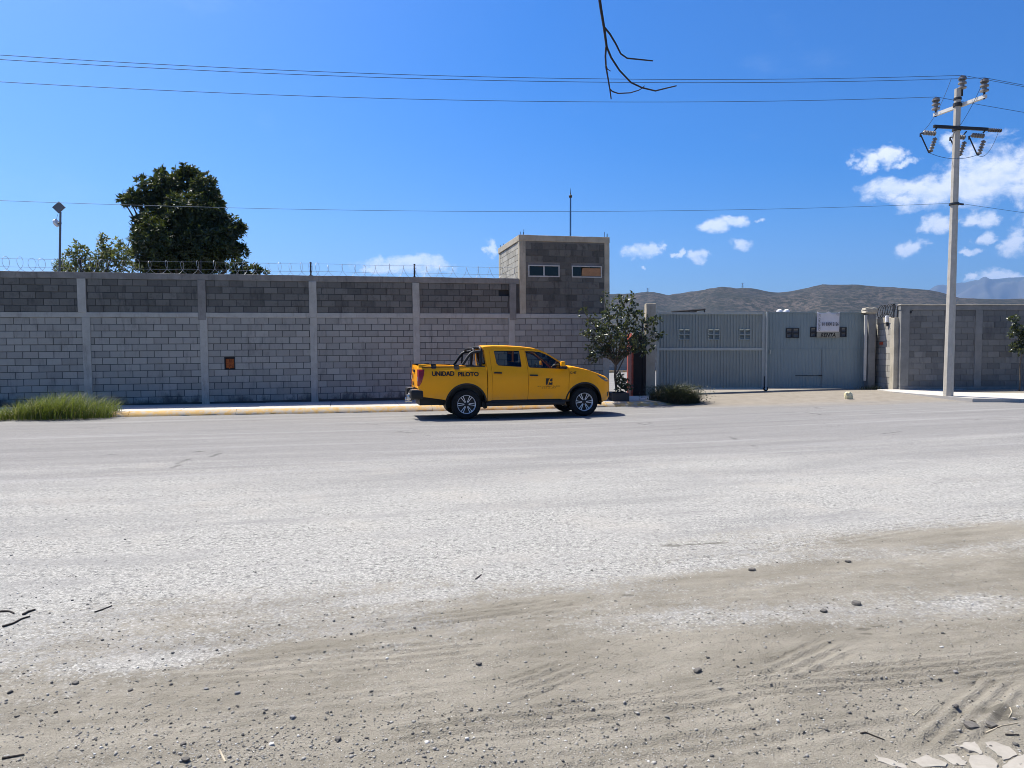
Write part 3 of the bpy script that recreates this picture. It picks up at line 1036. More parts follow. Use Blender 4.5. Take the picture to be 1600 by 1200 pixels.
# mortar core, split round the niche and the vent hole
mb = MB()
X0, X1 = pil[0] - 0.1, x_end
mb.box(X0, niche[0], .013, .148, -.25, LOW - .004); mb.box(niche[1], X1, .013, .148, -.25, LOW - .004)
mb.box(niche[0], niche[1], .013, .148, -.25, niche[2]); mb.box(niche[0], niche[1], .013, .148, niche[3], LOW - .004)
mb.build('mortar_core', M['mortar_dark'], wall)
XU = 13.24
mb = MB()
mb.box(X0, vent[0], .014, .147, MID1 - .003, UP1 + .004); mb.box(vent[1], XU, .014, .147, MID1 - .003, UP1 + .004)
mb.box(vent[0], vent[1], .014, .147, MID1 - .003, vent[2]); mb.box(vent[0], vent[1], .014, .147, vent[3], UP1 + .004)
mb.build('mortar_core', M['mortar_dark'], wall)
MB().box(vent[0] - .02, vent[1] + .02, .150, .16, vent[2] - .02, vent[3] + .02).build('vent_shade_sheet', M['steel_dark'], wall)  # dark sheet set behind the hole in place of its inner shade
# niche with a rusty meter box
nb = MB().box(niche[0] - .02, niche[1] + .02, .149, .17, niche[2] - .02, niche[3] + .02).build('niche_back', M['steel_dark'], wall)
mb = MB()
mb.box(niche[0] + .02, niche[1] - .03, .06, .12, niche[2] + .04, niche[3] - .05, 0.008)
mb.box(niche[0] + .06, niche[1] - .09, .035, .07, niche[2] + .09, niche[3] - .13, 0.008)
mb.tube([(niche[0] + .13, .05, niche[2] + .02), (niche[0] + .13, .05, niche[3] - .06)], .018, 8)
mb.build('meter_box', m_plain('orange rust', (0.33, 0.085, 0.02), 0.8, var=0.5, scale=14), wall)
mb = MB()
mb.box(niche[0] - .012, niche[0] + .012, -.004, .03, niche[2], niche[3]); mb.box(niche[1] - .012, niche[1] + .012, -.004, .03, niche[2], niche[3])
mb.box(niche[0] - .012, niche[1] + .012, -.005, .03, niche[3] - .012, niche[3] + .012); mb.box(niche[0] - .012, niche[1] + .012, -.005, .03, niche[2] - .012, niche[2] + .012)
mb.build('niche_frame', M['steel_dark'], wall)
MB().bm(rough_box(X0, X1, -.022, .15, MID0, MID1, 40, 1, 0.004)).build('tie_beam', M['conc_wall'], wall)
MB().bm(rough_box(X0, XU - .02, -.02, .155, UP1, TOP, 46, 1, 0.007)).build('capping_beam', M['conc_cap'], wall)
for i, p in enumerate(pil):
    MB().bm(rough_box(p - .11, p + .11, -.03, .151, -.2, MID0 + .002, 1, 8, 0.005)).build('post', M['conc_wall'], wall)
    if i < len(pil) - 1:
        sh = {2: -.09, 3: -.03, 6: .05}.get(i, 0)
        z0 = MID0 - (.07 if i in (3, 6) else -.003) - (0.0 if i != 2 else -.15)
        MB().bm(rough_box(p - .115 + sh, p + .115 + sh, -.036, .152, z0, UP1 + .003, 1, 6, 0.007)).build('post', M['conc_cap'] if i in (3, 6) else M['conc_wall'], wall)

# wire posts and razor wire along the wall top
TR = Matrix.Translation(W0) @ Matrix.Rotation(WA, 4, 'Z') @ Matrix.Rotation(-0.0095, 4, 'Y')


def wall_pt(x, y, z):
    return TR @ Vector((x, y, z))


post_labels = ['steel wire post on the wall top at the far left, beside the pale shrub tree',
               'steel wire post on the wall top in front of the big dark tree',
               'steel wire post on the wall top midway between dark tree and block tower',
               'steel wire post on the wall top over the pickup bed, beside the low white cloud']
for i, xx in enumerate([-0.12, 3.2, 6.45, 9.72]):
    p = wall_pt(xx, .06, TOP - .03)
    mb = MB()
    mb.box(-.025, .025, -.004, .004, 0, .46); mb.box(-.025, -.017, .004, .045, 0, .46)
    mb.box(-.05, .05, -.03, .05, 0, .045)
    for zz in (.15, .3, .42): mb.box(-.032, .032, -.012, -.0045, zz, zz + .02)
    o = mb.build('wire_post', M['steel_dark'])
    o.location = p; o.rotation_euler = (0, 0, WA)
    tag(o, post_labels[i], 'post', 'posts carrying the razor wire')


def coil(x0, x1, pitch, rad, zc, seed, flat=1.0):
    rr = random.Random(seed)
    pts = []
    t = 0.0
    x = x0
    n = 22
    ph = rr.uniform(0, 6)
    while x < x1:
        pr = pitch * rr.uniform(0.6, 1.5)
        r_ = rad * rr.uniform(0.86, 1.06)
        for k in range(n):
            a = 2 * math.pi * k / n
            pts.append(wall_pt(x + pr * k / n + 0.10 * math.sin(a) * flat, .06 + r_ * math.sin(a) * .8, zc + r_ * (1 - math.cos(a)) * .98))
        x += pr
    return pts


mb = MB().tube(coil(-3.6, 13.1, 0.33, 0.215, TOP - .015, 5), 0.0048, 4)
rz = thing('razor_wire', 'coiled razor wire strung along the top of the long block wall', 'razor wire', wall_pt(3, .06, TOP))
ob = mb.build('coil', M['razor'], None, fix=False)
ob.parent = rz; ob.matrix_parent_inverse = Matrix.Translation(-rz.location)
for zz in (.17, .41):
    pts = [wall_pt(-6 + 0.5 * k, .055, TOP - .03 + zz - .02 * abs(math.sin(k * .5 / SP * math.pi))) for k in range(39)]
    o = MB().tube(pts, 0.0045, 4).build('strand', M['razor'], None, fix=False)
    o.parent = rz; o.matrix_parent_inverse = Matrix.Translation(-rz.location)

# ------------------------------------------------------------------ block tower on the wall
TX0, TX1, TD = 13.25, 16.45, 3.25
TZ0, TZ1 = MID1 + .004, 5.42
tower = thing('block_tower', 'stained grey block tower with two strip windows rising above the wall', 'tower', wall_pt(0, 0, 0), WROT)
wins = [(TX0 + .30, TX0 + 1.40, 4.02, 4.42), (TX0 + 1.84, TX0 + 2.93, 4.02, 4.42)]
cw = .2
colm = [(TX0, TX0 + cw), (TX1 - cw + .03, TX1)]
tf = courses(TX0 + cw, TX1 - cw + .03, TZ0, 11, 0.217, 0.405, wins, odd=1)
me_t = block_mesh('block', M['block_tower'])
lay(tower, tf, me_t, 0.010, 0.0, 0.004)
# left side wall (runs back from the front corner)
ML = Matrix.Translation((TX0, 0, 0)) @ Matrix.Rotation(-math.pi / 2, 4, 'Z')      # local x -> -y
side = [b for b in courses(-TD + .2, -cw, 3.6, 8, 0.2, 0.405, ())]
me_s = block_mesh('block', m_block('lit tower block', (0.30, 0.285, 0.24), (0.46, 0.44, 0.385), 0.1, 0.35, (0.09, 0.085, 0.07), blotch=0.2))  # paler copy of the tower block, sunlight put into the colour
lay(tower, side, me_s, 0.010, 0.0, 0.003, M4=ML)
mb = MB()
fy = .014
zt = TZ1 - .2
w1, w2 = wins
mb.box(TX0 + .02, TX1 - .02, fy, .14, TZ0, w1[2]); mb.box(TX0 + .02, TX1 - .02, fy, .14, w1[3], zt)
mb.box(TX0 + .02, w1[0], fy, .14, w1[2], w1[3]); mb.box(w1[1], w2[0], fy, .14, w1[2], w1[3]); mb.box(w2[1], TX1 - .02, fy, .14, w1[2], w1[3])
mb.box(TX0 + .014, TX0 + .13, .145, TD - .02, 2.4, zt)
mb.box(TX1 - .13, TX1 - .002, .145, TD - .02, -.3, zt)
mb.box(TX0 + .014, TX1 - .002, TD - .14, TD, -.3, zt)
mb.build('mortar_core', M['mortar'], tower)
for (a, b) in colm:
    MB().bm(rough_box(a - .012, b + .004, -.022, .2, TZ0, TZ1 - .19, 1, 8, 0.005)).build('corner_post', M['conc_tower'], tower)
    MB().bm(rough_box(a - .012, b + .004, TD - .2, TD + .01, 2.4, TZ1 - .19, 1, 6, 0.005)).build('corner_post', M['conc_tower'], tower)
MB().bm(rough_box(TX0 - .03, TX1 + .01, -.035, .16, TZ1 - .2, TZ1, 10, 1, 0.006)).build('ring_beam', M['conc_tower'], tower)
MB().bm(rough_box(TX0 - .032, TX0 + .15, .163, TD + .02, TZ1 - .2, TZ1 - .002, 1, 1, 0.004)).build('ring_beam', M['conc_old'], tower)
MB().box(TX0 + .15, TX1, .163, TD, TZ1 - .14, TZ1 - .02).build('roof_slab', M['conc_tower'], tower)
for k, (a, b, z0, z1) in enumerate(wins):
    wp = MB()
    t_ = .035
    wp.box(a, b, -.012, .05, z0, z0 + t_); wp.box(a, b, -.012, .05, z1 - t_, z1)
    wp.box(a, a + t_, -.010, .05, z0 + t_, z1 - t_); wp.box(b - t_, b, -.010, .05, z0 + t_, z1 - t_)
    if k == 0: wp.box((a + b) / 2 - .02, (a + b) / 2 + .02, -.008, .05, z0 + t_, z1 - t_)
    fr = wp.build('window', M['frame_alu'], tower)
    mid = (a + b) / 2 if k == 0 else a + .36
    MB().box(a + t_, mid - .012, .028, .036, z0 + t_, z1 - t_).build('pane', M['pane'], fr)
    if k == 0:
        MB().box(mid + .012, b - t_, .024, .032, z0 + t_, z1 - t_).build('pane', M['pane'], fr)
    else:
        MB().box(mid + .3, b - t_, .029, .036, z0 + t_, z1 - t_).build('pane', M['pane'], fr)
        MB().prism([(mid, z0 + t_), (b - t_, z0 + t_), (b - t_, z1 - t_ - .04), (mid + .03, z1 - t_ - .04), (mid + .01, z0 + .2)], .014, .026).build('board', M['plywood'], fr)
# rebar stubs on the roof corners
for (cx, cy) in ((TX0 + .1, .08), (TX1 - .1, .08), (TX0 + .08, TD - .1)):
    for ddx, ddy in ((-.06, -.04), (.06, -.04), (.06, .04)):
        MB().tube([(cx + ddx, cy + ddy, TZ1 - .05), (cx + ddx + .005, cy + ddy, TZ1 + random.uniform(.10, .2))], .008, 5).build('rebar', M['steel_dark'], tower)
# antenna pipe on the roof
ap = wall_pt(TX0 + 2.18, 1.2, TZ1 - .03)
an = thing('antenna_mast', 'thin blue antenna pipe standing on the tower roof', 'antenna', ap)
top = at(907, 297, ap.y).z - ap.z
MB().tube([(0, 0, 0), (0, 0, top * .55), (0, 0, top - .25)], [.032, .030, .026], 8).build('pipe', M['blue_pipe'], an)
MB().lathe([(.05, top - .27), (.065, top - .2), (.02, top - .16), (.012, top - .1), (.004, top + .06)], 10).build('cap', M['steel_dark'], an)
MB().lathe([(.09, 0), (.09, .02), (.04, .03)], 10).build('base_plate', M['steel_dark'], an)

# ------------------------------------------------------------------ yard seen through the gap: back wall and kerb
yz = tz(6, 40)
yw = thing('yard_wall', 'sunlit grey block wall far back in the yard, seen past the thin tree trunk', 'wall', (0, 57, yz))
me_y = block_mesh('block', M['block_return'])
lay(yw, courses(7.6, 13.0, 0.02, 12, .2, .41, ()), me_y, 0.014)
MB().box(3, 18, .015, .15, -.1, 2.5).build('mortar_core', M['mortar'], yw)
MB().box(3, 18, -.02, .16, 2.5, 2.7).build('capping_beam', M['conc_right'], yw)
MB().bm(rough_box(9.0, 9.25, -.03, .15, 0, 2.5, 1, 5)).build('post', M['conc_right'], yw)
yk = MB().box(3, 18, 55.2, 55.5, yz - .05, yz + .2, .03).build('kerb', M['kerb'])
tag(yk, kind='structure')

# ------------------------------------------------------------------ sliding gate
GY_ = 27.0


def gx_(px, Y=GY_):
    return (px - 800) / FPX * Y


gl0, gl1, gr1 = gx_(1025), gx_(1193.5), gx_(1353)
zb, ztp = 0.34, 3.21


def corrugated(x0, x1, y, z0, z1, pitch, depth, holes=()):
    prof = []
    x = x0
    while x < x1:
        prof += [(x, 0), (x + pitch * .55, 0), (x + pitch * .62, depth), (x + pitch * .93, depth)]
        x += pitch
    prof = [(min(p, x1), d) for p, d in prof]
    mb = MB()
    for i in range(len(prof) - 1):
        (a, da), (b, db) = prof[i], prof[i + 1]
        if b - a < 1e-4: continue
        zs = [(z0, z1)]
        m_ = (a + b) / 2
        for (hx0, hx1, hz0, hz1) in holes:
            if hx0 < m_ < hx1:
                zs = [(z0, hz0), (hz1, z1)]
        for (p, q_) in zs:
            mb.add([(a, y - da, p), (b, y - db, p), (b, y - db, q_), (a, y - da, q_)], [(0, 1, 2, 3)])
    return mb


def louvre(parent, x0, x1, z0, z1, y, dark):
    t_ = .03
    mb = MB()
    mb.box(x0 - t_, x1 + t_, y - .045, y + .02, z0 - t_, z0); mb.box(x0 - t_, x1 + t_, y - .045, y + .02, z1, z1 + t_)
    mb.box(x0 - t_, x0, y - .043, y + .02, z0, z1); mb.box(x1, x1 + t_, y - .043, y + .02, z0, z1)
    mb.box((x0 + x1) / 2 - .03, (x0 + x1) / 2 + .03, y - .042, y + .02, z0, z1)
    mb.box(x0, x1, y - .041, y + .02, (z0 + z1) / 2 - .025, (z0 + z1) / 2 + .025)
    wv = mb.build('louvre_window', M['gate_paint'] if not dark else M['steel_dark'], parent)
    n = 6
    for k in range(n):
        zc = z0 + (z1 - z0) * (k + .5) / n
        MB().add([(x0, y - .015, zc - .022), (x1, y - .015, zc - .022), (x1, y + .03, zc + .03), (x0, y + .03, zc + .03),
                  (x0, y - .011, zc - .026), (x1, y - .011, zc - .026), (x1, y + .034, zc + .026), (x0, y + .034, zc + .026)],
                 [(0, 1, 2, 3), (4, 7, 6, 5), (0, 4, 5, 1), (3, 2, 6, 7)]).build('slat', M['solar'] if dark else M['gate_paint'], wv)
    MB().box(x0, x1, y + .036, y + .042, z0, z1).build('light_stop_plate', M['gate_paint'] if not dark else M['steel_dark'], wv)  # added behind the slats to stop light coming through
    return wv


def win_rect(pxc, pyc, wpx, hpx, Y):
    a = at(pxc - wpx / 2, pyc + hpx / 2, Y); b = at(pxc + wpx / 2, pyc - hpx / 2, Y)
    return (a.x, b.x, a.z, b.z)


gl = thing('gate_leaf', 'ribbed grey steel gate leaf with three small louvred windows and a wheel', 'gate', ((gl0 + gl1) / 2, GY_, zb))
gl.location = (0, 0, 0)
yl = GY_ - 0.06
fr = MB()
fw = .075
for (a, b, z0, z1) in ((gl0, gl1, zb, zb + fw), (gl0, gl1, ztp - fw, ztp), (gl0, gl1, 1.80, 1.80 + fw * 1.3)):
    fr.box(a, b, yl - .05, yl + .02, z0, z1)
fr.box(gl0, gl0 + fw, yl - .048, yl + .02, zb + fw, ztp - fw); fr.box(gl1 - fw * 1.5, gl1, yl - .048, yl + .02, zb + fw, ztp - fw)
fr.build('gate_frame', M['gate_pale'], gl)
lw = [win_rect(c, 522.5, 17, 15, yl) for c in (1069, 1115, 1163)]
corrugated(gl0 + fw, gl1 - fw, yl, zb + fw, 1.80, .118, .028).build('ribbed_sheet', M['gate_paint'], gl, fix=False)
corrugated(gl0 + fw, gl1 - fw, yl, 1.80 + fw, ztp - fw, .118, .028, lw).build('ribbed_sheet', M['gate_paint'], gl, fix=False)
for r_ in lw:
    louvre(gl, *r_, yl, False)
# wheel post at the meeting edge
wx = gx_(1194.5)
gw = tz(wx, GY_)
MB().box(wx - .028, wx + .028, yl - .13, yl - .055, gw + .12, ztp - .02, .006).build('wheel_post', M['gate_pale'], gl)
MW = Matrix.Translation((wx, yl - .09, gw + .085)) @ Matrix.Rotation(math.pi / 2, 4, 'X')
wh = MB().lathe([(.03, -.03), (.075, -.03), (.086, -.02), (.086, .02), (.075, .03), (.03, .03)], 20, MW).build('wheel', M['rubber'], gl, smooth=True)
MB().lathe([(.0, -.034), (.045, -.034), (.045, .034), (.0, .034)], 14, MW).build('hub', M['galv'], wh, smooth=True)
MB().box(wx - .05, wx - .032, yl - .12, yl - .06, gw + .05, gw + .55).build('fork', M['steel_dark'], gl)

gr = thing('gate_leaf', 'smooth blue grey gate leaf with a white banner hung near its top', 'gate', (0, 0, 0))
yr = GY_ + .03
zr0, zr1 = zb + .03, ztp + .03
rw = [win_rect(1238, 520.5, 18, 13, yr), win_rect(1275, 519, 16, 13, yr), win_rect(1313, 519, 16, 13, yr)]
fr = MB()
fr.box(gx_(1197), gr1, yr - .02, yr + .03, zr0, zr0 + .05); fr.box(gx_(1197), gr1, yr - .03, yr + .03, zr1 - .05, zr1)
fr.box(gx_(1197), gr1, yr - .018, yr + .03, 1.83, 1.87)
fr.box(gx_(1197), gx_(1197) + .06, yr - .028, yr + .03, zr0 + .05, zr1 - .05); fr.box(gr1 - .06, gr1, yr - .028, yr + .03, zr0 + .05, zr1 - .05)
fr.build('gate_frame', M['gate_blue'], gr)
corrugated(gx_(1197) + .06, gr1 - .06, yr, zr0 + .05, 1.83, .105, .009).build('ribbed_sheet', M['gate_blue'], gr, fix=False)
corrugated(gx_(1197) + .06, gr1 - .06, yr, 1.87, zr1 - .05, .105, .009, rw).build('ribbed_sheet', M['gate_blue'], gr, fix=False)
for r_ in rw:
    louvre(gr, *r_, yr, True)
# wicket door seam and bolt
wa, wb_ = gx_(1243), gx_(1284)
mb = MB()
mb.box(wb_ - .006, wb_ + .006, yr - .016, yr - .0095, zr0 + .05, 1.83)
mb.build('wicket_seam', M['solar'], gr)
mb = MB()
mb.tube([(wa, yr - .028, .86), (wb_ - .1, yr - .028, .865)], .010, 6)
mb.box(wb_ - .10, wb_ + .02, yr - .045, yr - .01, .845, .885)
mb.build('bolt', M['steel_dark'], gr)
MB().box(gx_(1202), gx_(1202) + .05, yr - .06, yr - .012, 1.66, 1.82, .006).build('latch', M['gate_pale'], gr)

# banner and rent board
bn = thing('banner', 'white phone number banner with a sagging top, wired to the gate', 'banner', (0, 0, 0))
yb_ = yr - .07
c0 = at(1276, 518.5, yb_); c1 = at(1312, 487, yb_)
rows = []
for i in range(13):
    v_ = i / 12
    rw_ = []
    for j in range(17):
        u_ = j / 16
        sag = 0.065 * (abs(math.sin(u_ * math.pi * 2)) ** 0.7) * (v_ ** 3)
        bow = -.015 * math.sin(u_ * math.pi) - .012 * math.sin(u_ * 9 + v_ * 3) * v_ - .03 * (v_ ** 6)
        rw_.append((c0.x + (c1.x - c0.x) * u_, yb_ + bow, c0.z + (c1.z - c0.z) * v_ - sag))
    rows.append(rw_)
sh = MB().grid(rows).build('banner_sheet', M['banner'], bn, smooth='all', fix=False)
sm = sh.modifiers.new('thickness', 'SOLIDIFY'); sm.thickness = .004


def bpt(x, z):
    return (x, yb_ - .05, z)


bw, bh = c1.x - c0.x, c1.z - c0.z
bk = m_plain('banner print', (0.035, 0.04, 0.06), 0.6)
text_part('lettering', '81 8300 2126', c0.x + .21 * bw, c0.x + .94 * bw, c0.z + .30 * bh, c0.z + .47 * bh, bpt, bk, bn, bold=.022)
gy_m = m_plain('grey banner print', (0.16, 0.15, 0.13), 0.6)
text_part('lettering', 'CENTURY 21', c0.x + .05 * bw, c0.x + .135 * bw, c0.z + .05 * bh, c0.z + .86 * bh, bpt, gy_m, bn, bold=.01, rot90=True)
mb = MB()
cx, cz = c1.x - .085, c1.z - .09
for k in range(16):
    a, b = 2 * math.pi * k / 16, 2 * math.pi * (k + 1) / 16
    mb.add([bpt(cx + r_ * math.cos(t_), cz + r_ * math.sin(t_)) for (r_, t_) in ((.035, a), (.05, a), (.05, b), (.035, b))], [(0, 1, 2, 3)])
mb.add([bpt(cx + .015 * math.cos(t_), cz + .015 * math.sin(t_)) for t_ in (0, 1.57, 3.14, 4.71)], [(0, 1, 2, 3)])
mb.build('emblem', gy_m, bn, fix=False)
rb = thing('rent_board', 'narrow grubby board lettered RENTA under the white banner', 'sign', (0, 0, 0))
b0 = at(1276, 527.5, yb_); b1 = at(1312, 518.8, yb_)
MB().box(b0.x, b1.x, yb_ - .012, yb_ + .008, b0.z, b1.z - .004, .004).build('board', M['board'], rb)
text_part('lettering', 'RENTA', b0.x + .17 * bw, b0.x + .83 * bw, b0.z + .015, b1.z - .03, lambda x, z: (x, yb_ - .016, z), M['black'], rb, bold=.03, shear=.25)

# gate posts
def gpost(name, label, px0, px1, py0, Y, dep, mat, broken=False):
    a = gx_(px0, Y); b = gx_(px1, Y)
    zt_ = at(px0, py0, Y).z
    zg = tz(a, Y)
    t_ = thing(name, label, 'post', ((a + b) / 2, Y, zg))
    h = zt_ - zg
    bm = rough_box(-(b - a) / 2, (b - a) / 2, 0, dep, -.15, h, 2, 12, .008, .012)
    if broken:
        for p in bm.verts:
            if p.co.z > h - .35:
                p.co += Vector((random.uniform(-.05, .05), random.uniform(-.03, .03), random.uniform(-.06, .05)))
    MB().bm(bm).build('shaft', mat, t_)
    return t_, h


gpost('gate_post', 'square concrete gate post behind the street tree, left of the ribbed gate', 1009, 1024, 474, 26.75, .34, M['conc_old'])
tp, h = gpost('gate_post', 'concrete gate post with a crumbled cap beside the sunlit return wall', 1356.5, 1367, 486, 26.7, .32, M['conc_right'], True)
a, b = gx_(1351, 26.68) - gx_(1361.7, 26.7), gx_(1369, 26.68) - gx_(1361.7, 26.7)
bm = rough_box(a, b, -.06, .36, h - .08, h + .12, 3, 3, .02, .03)
MB().bm(bm).build('cap', M['conc_old'], tp)
MB().box(a - .02, a + .075, .0, .06, .30, h - .15, .006).build('hinge_post', M['post_sunlit'], tp)
MB().box(gr1 - .03 - tp.location.x, gx_(1367.5, 27.0) + .018 - tp.location.x, .37, .40, .0, 2.45).build('shadow_plate', M['steel_dark'], tp)  # added plate, blocks the sun to throw a diagonal shadow on the return wall

# pedestrian gate: rust-red jamb and dark steel door
pg = thing('pedestrian_gate', 'dark steel side door with rust-red jamb behind the street tree', 'gate', (0, 0, 0))
ja, jb = gx_(987.5, 26.3), gx_(1009.5, 26.3)
zg = tz(ja, 26.3)
MB().box(ja - .02, ja + .05, 26.3, 27.35, zg, zg + 2.32, .006).build('jamb', M['rust'], pg)
MB().box(ja + .053, jb, 26.33, 26.37, zg + .03, zg + 2.25).build('door', M['door_dark'], pg)
MB().box(jb - .11, jb - .10, 26.30, 26.328, zg + .2, zg + 2.0).build('seam', M['steel_dark'], pg)
mb = MB()
tx, tzz = gx_(1004, 26.25), at(1004, 499, 26.25).z
mb.tube([(tx, 26.35, zg + 2.2), (tx, 26.35, tzz)], .035, 8); mb.tube([(tx - .12, 26.35, tzz), (tx + .10, 26.35, tzz)], .03, 8); mb.tube([(tx + .10, 26.35, tzz), (tx + .10, 26.35, zg + 2.2)], .014, 6)
mb.build('closer_pipe', M['steel_dark'], pg)

# return wall between the gate post and the right-hand wall (runs in depth, faces left)
rx0, ry_far = gx_(1367.5, 27.0), 27.05
ry_near = 25.95
rxx = rx0 + .02
ret = thing('return_wall', 'short sunlit block wall running in from the gate post', 'wall', (0, 0, 0))
zg = 0.40
zrt = at(1380, 505, 26.4).z
MR = Matrix.Translation((rxx, 0, 0)) @ Matrix.Rotation(-math.pi / 2, 4, 'Z')
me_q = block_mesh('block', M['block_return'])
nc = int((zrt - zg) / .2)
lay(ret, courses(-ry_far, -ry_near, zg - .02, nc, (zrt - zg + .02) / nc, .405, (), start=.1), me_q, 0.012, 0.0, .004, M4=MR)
MB().box(rxx + .013, rxx + .15, ry_near, ry_far + .1, zg - .2, zrt).build('mortar_core', M['mortar'], ret)
MB().bm(rough_box(rxx - .02, rxx + .16, ry_near + .01, ry_far - .08, zrt, zrt + .2, 1, 1, .006)).build('capping_beam', M['conc_old'], ret)
MB().bm(rough_box(rxx - .03, rxx + .17, ry_near - .26, ry_near, zg - .2, zrt + .16, 1, 10, .006)).build('end_post', M['conc_old'], ret)
MB().box(rxx - .05, rxx + .0, ry_near + .55, ry_near + .72, zrt - .78, zrt - .68, .004).build('brick_stub', M['rust'], ret)
lp = thing('wall_lamp', 'small white lamp fixed on top of the short sunlit wall', 'lamp', (rxx, ry_near + .22, zrt))
MB().box(-.10, .02, -.05, .05, .02, .26, .02).build('housing', M['white'], lp)
MB().box(-.06, .01, -.04, .04, -.12, .02, .01).build('bracket', M['steel_dark'], lp)
# small coil of razor wire over it
pts = []
yc_, zc_ = (ry_near + ry_far) / 2, zrt + .20
for k in range(150):
    a = 2 * math.pi * k / 26
    pts.append((rxx + .05 + .22 * math.sin(a) * .5, ry_far - .1 - (ry_far - ry_near - .1) * k / 150 + .1 * math.cos(a), zc_ + .235 - .23 * math.cos(a)))
rc = MB().tube(pts, .011, 5).build('razor_coil', M['steel_dark'], fix=False)
tag(rc, 'tight dark coil of razor wire above the short sunlit wall', 'razor wire')
mb = MB()
mb.tube([(rxx + .05, ry_near - .05, zrt - .05), (rxx + .05, ry_near - .05, zrt + .66)], .026, 6)
mb.tube([(rxx + .12, ry_near - .15, zrt - .1), (rxx + .14, ry_near - .15, zrt + .58)], .03, 6)
mb.tube([(rxx + .05, ry_near - .05, zrt + .64), (rxx + .05, ry_far - .1, zrt + .70)], .012, 6)
pp = mb.build('wire_post', M['steel_dark'])
tag(pp, 'dark steel wire post at the corner between short sunlit wall and right-hand wall', 'post')

# ------------------------------------------------------------------ right-hand wall
RY = 25.55
rw0 = gx_(1406, RY)
rwl = thing('block_wall', 'grey unpainted block wall behind the concrete utility pole', 'wall', (rw0, RY, .42))
zt_ = at(1412, 475.5, RY).z - .42
H0, H1 = .10, zt_ - .20
posts = [(0.0, .30), (2.62, 2.87), (5.75, 6.0), (8.9, 9.15)]
nc = 13
chh = (H1 - H0) / nc
rb_ = []
for i in range(3):
    rb_ += courses(posts[i][1], posts[i + 1][0], H0, nc, chh, .415, (), start=random.uniform(0, .2), odd=i)
me_g = block_mesh('block', M['block_right'])
lay(rwl, rb_, me_g, 0.010, 0.0, 0.003)
MB().box(0.02, 9.1, .012, .15, -.1, H1 + .01).build('mortar_core', M['mortar'], rwl)
MB().bm(rough_box(-.02, 9.2, -.03, .16, H1, zt_ - .035, 30, 1, .004)).build('capping_beam', M['conc_right'], rwl)
MB().bm(rough_box(-.04, 9.22, -.05, .18, zt_ - .033, zt_, 30, 1, .003)).build('coping', M['conc_old'], rwl)
MB().bm(rough_box(.0, 9.2, -.035, .14, -.2, H0 - .002, 24, 1, .005)).build('footing_beam', M['conc_right'], rwl)
for k, (a, b) in enumerate(posts):
    MB().bm(rough_box(a, b, -.026, .16, H0, H1, 1, 10, .004)).build('post', M['conc_right'], rwl)
mb = MB().box(.30, .36, -.05, .0, zt_ - .32, zt_ - .24, .01)
mb.tube([(.33, -.03, zt_ - .26), (.36, -.08, zt_ - .22)], .012, 6)
mb.build('cable_clamp', M['steel_dark'], rwl)

# dark rack and two water tanks standing in the yard behind the gate
rk = thing('steel_rack', 'dark steel rack showing above the ribbed gate leaf', 'rack', (0, 0, 0))
Yr = 33.0
ra, rb2 = at(1051, 487.5, Yr), at(1102, 483.5, Yr)
zg = tz(8, Yr)
for xx, zz in ((ra.x, ra.z), (ra.x + .75, ra.z + .03), (rb2.x - .42, rb2.z - .05), (rb2.x - .03, rb2.z)):
    for yy in (Yr, Yr + 1.6):
        MB().tube([(xx, yy, zg), (xx, yy, zz)], .03, 6).build('upright', M['steel_dark'], rk)
for yy in (Yr, Yr + 1.6):
    MB().tube([(ra.x - .05, yy, ra.z), (rb2.x, yy, rb2.z)], .045, 6).build('rail', M['steel_dark'], rk)
for k, (px, lb) in enumerate(((1218, 'left of two small white tanks peeping over the gate'), (1229, 'right of two small white tanks peeping over the gate'))):
    p = at(px, 487.5, 60.0)
    zg = tz(p.x, 60)
    t_ = thing('water_tank', lb, 'tank', (p.x, 60, zg), group='tanks behind the gate')
    hh = p.z - zg
    MB().lathe([(.24, hh - .8), (.26, hh - .7), (.26, hh), (.22, hh + .14), (.10, hh + .22), (.0, hh + .24)], 16).build('tank', M['white'], t_, smooth=True)
    for (qx, qy) in ((-.2, -.2), (.2, -.2), (.2, .2), (-.2, .2)):
        MB().tube([(qx, qy, 0), (qx * .9, qy * .9, hh - .8)], .03, 6).build('leg', M['galv'], t_)

# two lattice pylons on the ridge
def pylon(px, py_top, py_base, Y, label):
    b = at(px, py_base, Y); t = at(px, py_top, Y)
    h = t.z - b.z
    zb_ = b.z - 12
    t_ = thing('pylon', label, 'pylon', (b.x, Y, zb_), group='pylons on the hill')
    s = h * .13; H_ = h + 12
    mb = MB()
    for sx, sy in ((-1, -1), (1, -1), (1, 1), (-1, 1)):
        mb.tube([(sx * s, sy * s, 0), (sx * s * .25, sy * s * .25, H_)], .22, 4)
    for k in range(6):
        z0, z1 = H_ * k / 6, H_ * (k + 1) / 6
        w0, w1_ = s * (1 - .75 * k / 6), s * (1 - .75 * (k + 1) / 6)
        for sy in (-1, 1):
            mb.tube([(-w0, sy * w0, z0), (w1_, sy * w1_, z1)], .13, 4); mb.tube([(w0, sy * w0, z0), (-w1_, sy * w1_, z1)], .13, 4)
    mb.build('tower_frame', M['galv'], t_)
    for zz in (.74, .86, .98):
        MB().tube([(-s * 1.5, 0, H_ * zz), (0, 0, H_ * zz + .6), (s * 1.5, 0, H_ * zz)], .2, 4).build('crossarm', M['galv'], t_)


pylon(1012, 450, 463, 1490, 'faint lattice pylon on the hill just right of the street tree')
pylon(1160, 442.5, 455, 1490, 'faint lattice pylon on the hill above the ribbed gate leaf')
